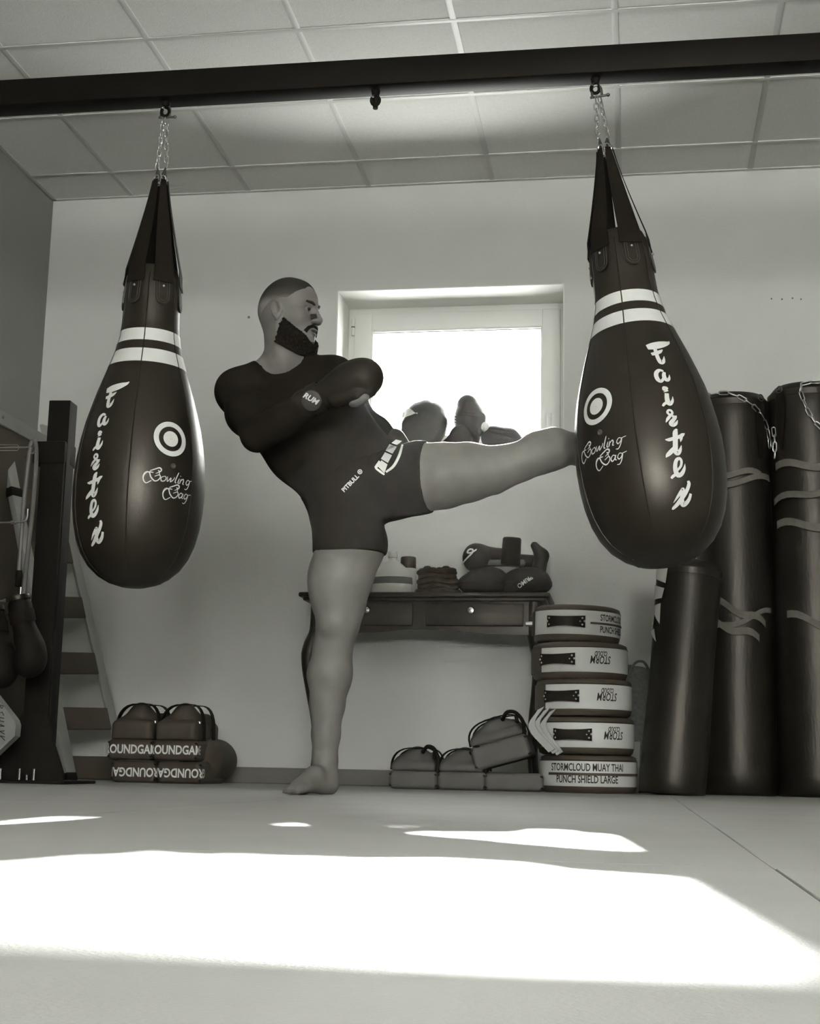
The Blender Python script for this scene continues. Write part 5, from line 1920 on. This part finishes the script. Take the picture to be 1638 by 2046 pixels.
d = math.radians
shape_on(tA, rA, [((d(-98), 0.93), (d(-40), 0.93), (d(-44), 0.82), (d(-98), 0.86)), ((d(-98), 0.83), (d(-46), 0.80), (d(-50), 0.76), (d(-98), 0.76)), ((d(-98), 0.73), (d(-52), 0.74), (d(-50), 0.655), (d(-72), 0.70)), ((d(-98), 0.75), (d(-70), 0.72), (d(-72), 0.66), (d(-98), 0.64)),
                  ((d(-98), 0.63), (d(-66), 0.64), (d(-56), 0.585), (d(-78), 0.62))])
# pale webbing ties
for t, R, Hh, rows in ((bB, rB, hB, ((1.335, -70, 40, 0.013, 0.0), (1.27, -74, 60, 0.013, 0.055), (0.80, -40, 42, 0.015, -0.10), (0.72, -52, 30, 0.015, -0.08), (0.66, -55, 55, 0.011, 0.10))),
                       (bC, rC, hC, ((1.37, -60, 60, 0.016, -0.02), (1.22, -66, 60, 0.014, 0.05), (1.12, -60, 60, 0.016, -0.03), (0.74, -45, 60, 0.015, -0.10)))):
    for z, a0, a1, w, dz in rows:
        pts, nr = [], []
        for i in range(15):
            u = i / 14
            a = d(a0 + (a1 - a0) * u)
            pts.append(onbag(R * 1.02, a, z + dz * u + 0.012 * math.sin(3 * math.pi * u), 0.003 + 0.006 * math.sin(math.pi * u)))
            nr.append(Vector((math.sin(a), -math.cos(a), 0)))
        part('webbing_tie', MB().band(pts, [Vector((0, 0, w))] * 15, nr, 0.002), 'pale_web', t, world=False)
# webbing lugs with rings, and the chains hanging over the rims
for t, R, Hh in ((bB, rB, hB), (bC, rC, hC)):
    for az in (-48, 42, 132, 222):
        a = d(az)
        s = Vector((math.cos(a), math.sin(a), 0))
        lug = MB().band([onbag(R, a, Hh - 0.30, 0.004), onbag(R, a, Hh - 0.19, 0.004), onbag(R, a, Hh - 0.09, 0.006), onbag(R, a, Hh - 0.045, 0.008)], [s * 0.006, s * 0.020, s * 0.026, s * 0.012], [onbag(1, a, 0, 0)] * 4, 0.004)
        lg = part('lug', lug, 'webbing', t, world=False)
        rp = onbag(R, a, Hh - 0.04, 0.010)
        part('lug_ring', MB().tube([rp + s * 0.016 * math.cos(q) + Vector((0, 0, 0.014 * math.sin(q))) for q in np.linspace(0, 2 * math.pi, 13)[:-1]], 0.003, 6, closed=True), 'dull_metal', lg, world=False)
LINK_LONG = link_mesh(0.0145, 0.0075, 0.0028)


def chain_on(t, pts, pitch=0.034):
    p = smooth_path(pts, 10)
    out, acc = [p[0]], 0.0
    for a, b in zip(p, p[1:]):
        acc += (b - a).length
        if acc >= pitch:
            out.append(b)
            acc = 0.0
    chain(t, out[0], out[-1], pitch, LINK_LONG, twist=0.4, pts=out)


chain_on(bB, [onbag(rB, d(-60), hB - 0.05, 0.008), onbag(rB, d(-40), hB - 0.025, 0.008), onbag(rB, d(-5), hB - 0.03, 0.010), onbag(rB, d(30), hB - 0.085, 0.010), onbag(rB, d(55), hB - 0.16, 0.010), onbag(rB, d(66), hB - 0.27, 0.010)])
chain_on(bC, [onbag(rC, d(35), hC - 0.04, 0.008), onbag(rC, d(8), hC - 0.025, 0.008), onbag(rC, d(-16), hC - 0.035, 0.010), onbag(rC, d(-14), hC - 0.09, 0.010), onbag(rC, d(-6), hC - 0.16, 0.010), onbag(rC, d(6), hC - 0.215, 0.010), onbag(rC, d(20), hC - 0.24, 0.010)])
chain_on(bC, [onbag(rC, d(-62), hC - 0.20, 0.010), onbag(rC, d(-60), hC - 0.26, 0.010), onbag(rC, d(-61), hC - 0.34, 0.010)], 0.03)

# ------------------------------------------------------------------ ladder leaning in the corner
ladder = thing('ladder', 'aluminium ladder with wide dark treads leaning in the corner', 'ladder', P(190, 1562, 5.98))
A0, A1 = P(140, 1562, 5.78), P(2, 850, 5.90)
A0.z = 0.0
B0, B1 = P(252, 1562, 6.16), P(88, 850, 6.24)
B0.z = 0.0


def bar(m, a, b, w, h, hint=Vector((0, 0, 1)), bev=0.003):
    a, b = Vector(a), Vector(b)
    z = (b - a)
    L = z.length
    x, y, z = frame_from(z, hint)
    rot = Matrix((x, y, z)).transposed()
    m.box((a + b) / 2, (w, h, L), bev, rot)
    return m


across = (B0 - A0).normalized()
part('rail', bar(MB(), A0, A1, 0.030, 0.062, across), 'alu', ladder)
part('rail', bar(MB(), B0, B1, 0.014, 0.055, across), 'alu', ladder)
for k, u in enumerate((0.035, 0.165, 0.315, 0.47, 0.625, 0.78, 0.93)):
    a, b = A0.lerp(A1, u), B0.lerp(B1, u)
    z = (b - a)
    L = z.length - 0.03
    up = (A1 - A0).normalized()
    x, y, z = frame_from(z, up)
    part('tread', MB().box((a + b) / 2, (0.012, 0.10, L), 0.003, Matrix((x, y, z)).transposed()), 'wainscot', ladder)
q = A0.lerp(A1, 0.80)
part('rail_clamp', bar(MB(), A0.lerp(A1, 0.785), A0.lerp(A1, 0.81), 0.04, 0.075, across), 'black_steel', ladder)
part('end_cap', bar(MB(), A1, A0.lerp(A1, 1.025), 0.034, 0.066, across), 'black_steel', ladder)
part('foot_cap', bar(MB(), A0, A0.lerp(A1, 0.02), 0.034, 0.066, across), 'black_steel', ladder)

# ------------------------------------------------------------------ steel post with its hanging cords and hooks
yP = 5.0
pc = Vector((P(96, 1568, yP).x, yP, 0))
px0, px1 = P(97, 800, yP), P(139, 800, yP)
pw = px1.x - px0.x
post = thing('steel_post', 'black square steel post with a flared base and long bolts', 'post', Vector(((px0.x + px1.x) / 2, yP + pw / 2, 0)))
cxp = (px0.x + px1.x) / 2
part('post_tube', MB().box((cxp, yP + pw / 2, px0.z / 2 + 0.004), (pw, pw, px0.z - 0.008), 0.004, Matrix.Rotation(math.radians(4), 3, 'Z')), 'black_steel', post)
part('collar', MB().box((cxp - 0.022, yP + pw / 2, P(100, 905, yP).z), (pw + 0.045, pw + 0.03, 0.09), 0.01), 'black_steel', post)
part('sleeve', MB().box((cxp - 0.008, yP + pw / 2 - 0.002, 0.62), (pw + 0.012, pw + 0.012, 1.20), 0.006), 'black_steel', post)
g_ = MB()
for s in (-1, 1):
    w_ = 0.21 if s < 0 else 0.085
    g_.prism([(0, 0.0), (s * (pw / 2 + w_), 0.0), (s * (pw / 2 + w_), 0.03), (s * (pw / 2 + 0.0), 0.24), (0, 0.24)], Matrix.Translation(Vector((cxp - 0.01, yP - 0.016, 0.008))) @ Matrix(((1, 0, 0, 0), (0, 0, 1, 0), (0, 1, 0, 0), (0, 0, 0, 1))), 0.012)
part('gusset', g_, 'black_steel', post, smooth=False)
bp_ = part('base_plate', MB().box((cxp - 0.06, yP + 0.05, 0.006), (0.44, 0.30, 0.012), 0.003), 'black_steel', post)
for px, h in ((2, 0.036), (40, 0.036), (55, 0.014), (69, 0.036)):
    x = P(px, 1560, yP - 0.06).x
    part('bolt', MB().cyl((x, yP - 0.07, 0.008), (x, yP - 0.07, 0.012 + h), 0.0048, n=8).ball((x, yP - 0.07, 0.012 + h), 0.0055, 5), 'chrome', bp_)
# resistance tubes hanging from the collar
yT = yP - 0.05
tb1 = [P(66, 884, yT), P(60, 900, yT), P(56, 930, yT), P(48, 1000, yT), P(42, 1080, yT), P(38, 1140, yT)]
tb2 = [P(60, 892, yT - 0.01), P(66, 880, yT - 0.01), P(72, 890, yT - 0.01), P(72, 930, yT - 0.01), P(66, 1010, yT - 0.01), P(56, 1100, yT - 0.01), P(46, 1190, yT - 0.01), P(40, 1210, yT - 0.01)]
for pts, lab in ((tb1, 'grey rubber training tube hanging from the post, outer one'), (tb2, 'grey rubber training tube looped over the post hook, inner one')):
    sp_ = smooth_path(pts, 6)
    t = thing('resistance_tube', lab, 'tube', pts[-1], 'rubber tubes on the steel post')
    part('tube', MB().tube(sp_, 0.0085, 8), 'cord', t)
    part('handle_grip', MB().tube([pts[-1], pts[-1] + (pts[-1] - pts[-2]).normalized() * 0.06], [0.012, 0.011], 10), 'webbing', t)
# hooks of cable reaching in from the rack beside it
yK = yP - 0.06
tk = thing('turnbuckle', 'bright steel turnbuckle stretched beside the post top', 'turnbuckle', P(20, 893, yK))
a0, a1, b0, b1 = P(-60, 889, yK), P(35, 889, yK), P(-60, 900, yK), P(35, 900, yK)
part('turnbuckle_frame', MB().tube([a0, a1, a1.lerp(b1, 0.5) + Vector((0.006, 0, 0)), b1, b0, a0.lerp(b0, 0.5) - Vector((0.006, 0, 0))], 0.0022, 6, closed=True), 'chrome', tk)
m_ = P(37, 894, yK)
part('screw_eye', MB().tube([P(-20, 895, yK), m_, P(50, 894, yK), P(60, 893, yK), P(64, 889, yK), P(66, 886, yK)], [0.002, 0.004, 0.003, 0.0022, 0.003, 0.002], 8), 'chrome', tk)
part('hook_end', MB().tube(smooth_path([P(60, 893, yK), P(66, 889, yK), P(69, 896, yK), P(67, 905, yK), P(61, 906, yK)], 4), 0.0028, 6), 'chrome', tk)
for yy, lab in ((1043, 'upper bent steel peg beside the post'), (1199, 'lower bent steel peg beside the post')):
    t = thing('steel_peg', lab, 'peg', P(10, yy, yK), 'bent steel pegs')
    dx = 0 if yy < 1100 else -14
    part('peg_rod', MB().tube(smooth_path([P(-60, yy + 2, yK), P(20, yy + 1, yK), P(46 + dx, yy - 1, yK), P(54 + dx, yy - 7, yK), P(56 + dx, yy - 26, yK)], 5), 0.0036, 8), 'chrome', t)
    part('peg_nut', MB().cyl(P(22 + dx, yy + 1, yK), P(31 + dx, yy + 1, yK), 0.007, n=6), 'chrome', t)

# dark gloves and the grey marked pad hanging in front of the rack
yG = yP - 0.14
for px, py, s, rz, lab in ((58, 1278, 0.95, 20, 'dark glove hanging under the lower peg, closest to the steel post'), (2, 1300, 0.95, -10, 'dark glove hanging under the lower peg, cut by the picture edge')):
    c = P(px, py, yG)
    glove_thing(lab, (c.x, yG - 0.02, c.z), (math.radians(20), math.radians(75), math.radians(rz)), 'gloves hanging beside the post', material='glove_black', scale=s)
c = P(-6, 1446, yG - 0.04)
pd = thing('target_pad', 'light grey diamond pad with marker writing at the picture edge', 'pad', (c.x, yG - 0.05, 0.012))
m = MB()
pts = [P(-66, 1440, yG), P(-12, 1378, yG), P(8, 1386, yG), P(50, 1440, yG), P(53, 1450, yG), P(51, 1472, yG), P(-8, 1528, yG), P(-50, 1500, yG)]
vs = [(q.x, yG - 0.09, q.z) for q in pts] + [(q.x, yG - 0.045, q.z) for q in pts]
n = len(pts)
m.raw(vs, [tuple(range(n)), tuple(range(2 * n - 1, n - 1, -1))] + [(i, n + i, n + (i + 1) % n, (i + 1) % n) for i in range(n)])
face = part('pad_face', m, 'marker_pad', pd, smooth=False)
zlow = min(q.z for q in pts)
part('pad_stand', MB().cyl((P(-20, 1500, yG).x, yG - 0.065, 0.0), (P(-20, 1500, yG).x, yG - 0.065, zlow + 0.05), 0.015, n=10), 'black_steel', pd)
scr = []
GL = [[(0, 0), (0, 1), (0.5, 0.8), (0, 0.5), (0.6, 0.2), (0, 0)], [(0.6, 1), (0.0, 0.8), (0.6, 0.3), (0, 0)], [(0, 0), (0, 1), (0, 0.5), (0.6, 0.5), (0.6, 1), (0.6, 0)], [(0, 0), (0.3, 1), (0.6, 0)], [(0, 1), (0.3, 0.4), (0.6, 1), (0.3, 0.4), (0.3, 0)], [(0, 0), (0, 1), (0, 0.5), (0.6, 1), (0, 0.5), (0.6, 0)]]
o_ = P(22, 1446, yG)
ink = MB()
for i, gph in enumerate(GL):
    for p, q in zip(gph, gph[1:]):
        w = []
        for (a, b) in (p, q):
            u, v = (b - 0.5) * 0.034, 0.062 - 0.0215 * i - a * 0.020
            w.append(Vector((o_.x + u * 0.95 - v * -0.12 * -1, yG - 0.0915, o_.z + v - u * 0.2)))
        ink.tube(w, 0.0013, 4)
part('marker_writing', ink, 'ink', face)
# the rack upright that carries the pegs and the turnbuckle
ux_ = P(-62, 1200, yK).x
ru = thing('rack_upright', 'thin black upright carrying the steel pegs, outside the picture edge', 'upright', (ux_, yK + 0.01, 0))
part('upright_tube', MB().box((ux_ - 0.018, yK + 0.01, 0.71), (0.036, 0.036, 1.40), 0.003), 'black_steel', ru)
part('foot_plate', MB().box((ux_ - 0.018, yK + 0.01, 0.005), (0.12, 0.16, 0.010), 0.002), 'black_steel', ru)


# ------------------------------------------------------------------ thin volume added to imitate lens glow round the window
hz_m = bpy.data.materials.new('lens_glow_volume')
hz_m.use_nodes = True
nt = hz_m.node_tree
nt.nodes.remove(nt.nodes['Principled BSDF'])
vs_ = nt.nodes.new('ShaderNodeVolumeScatter')
vs_.inputs['Color'].default_value = (1.0, 0.985, 0.95, 1)
vs_.inputs['Density'].default_value = 0.00045
vs_.inputs['Anisotropy'].default_value = 0.76
nt.links.new(vs_.outputs[0], nt.nodes['Material Output'].inputs['Volume'])
hz_o = link('glow_haze', mesh_of('glow_haze', MB().box2((XL - 0.12, YR - 0.12, -0.12), (XR + 0.12, YB + 0.3, ZC + 0.15)), False), hz_m)
tag(hz_o, 'thin haze volume added for the lens glow round the window', 'haze', kind='stuff')
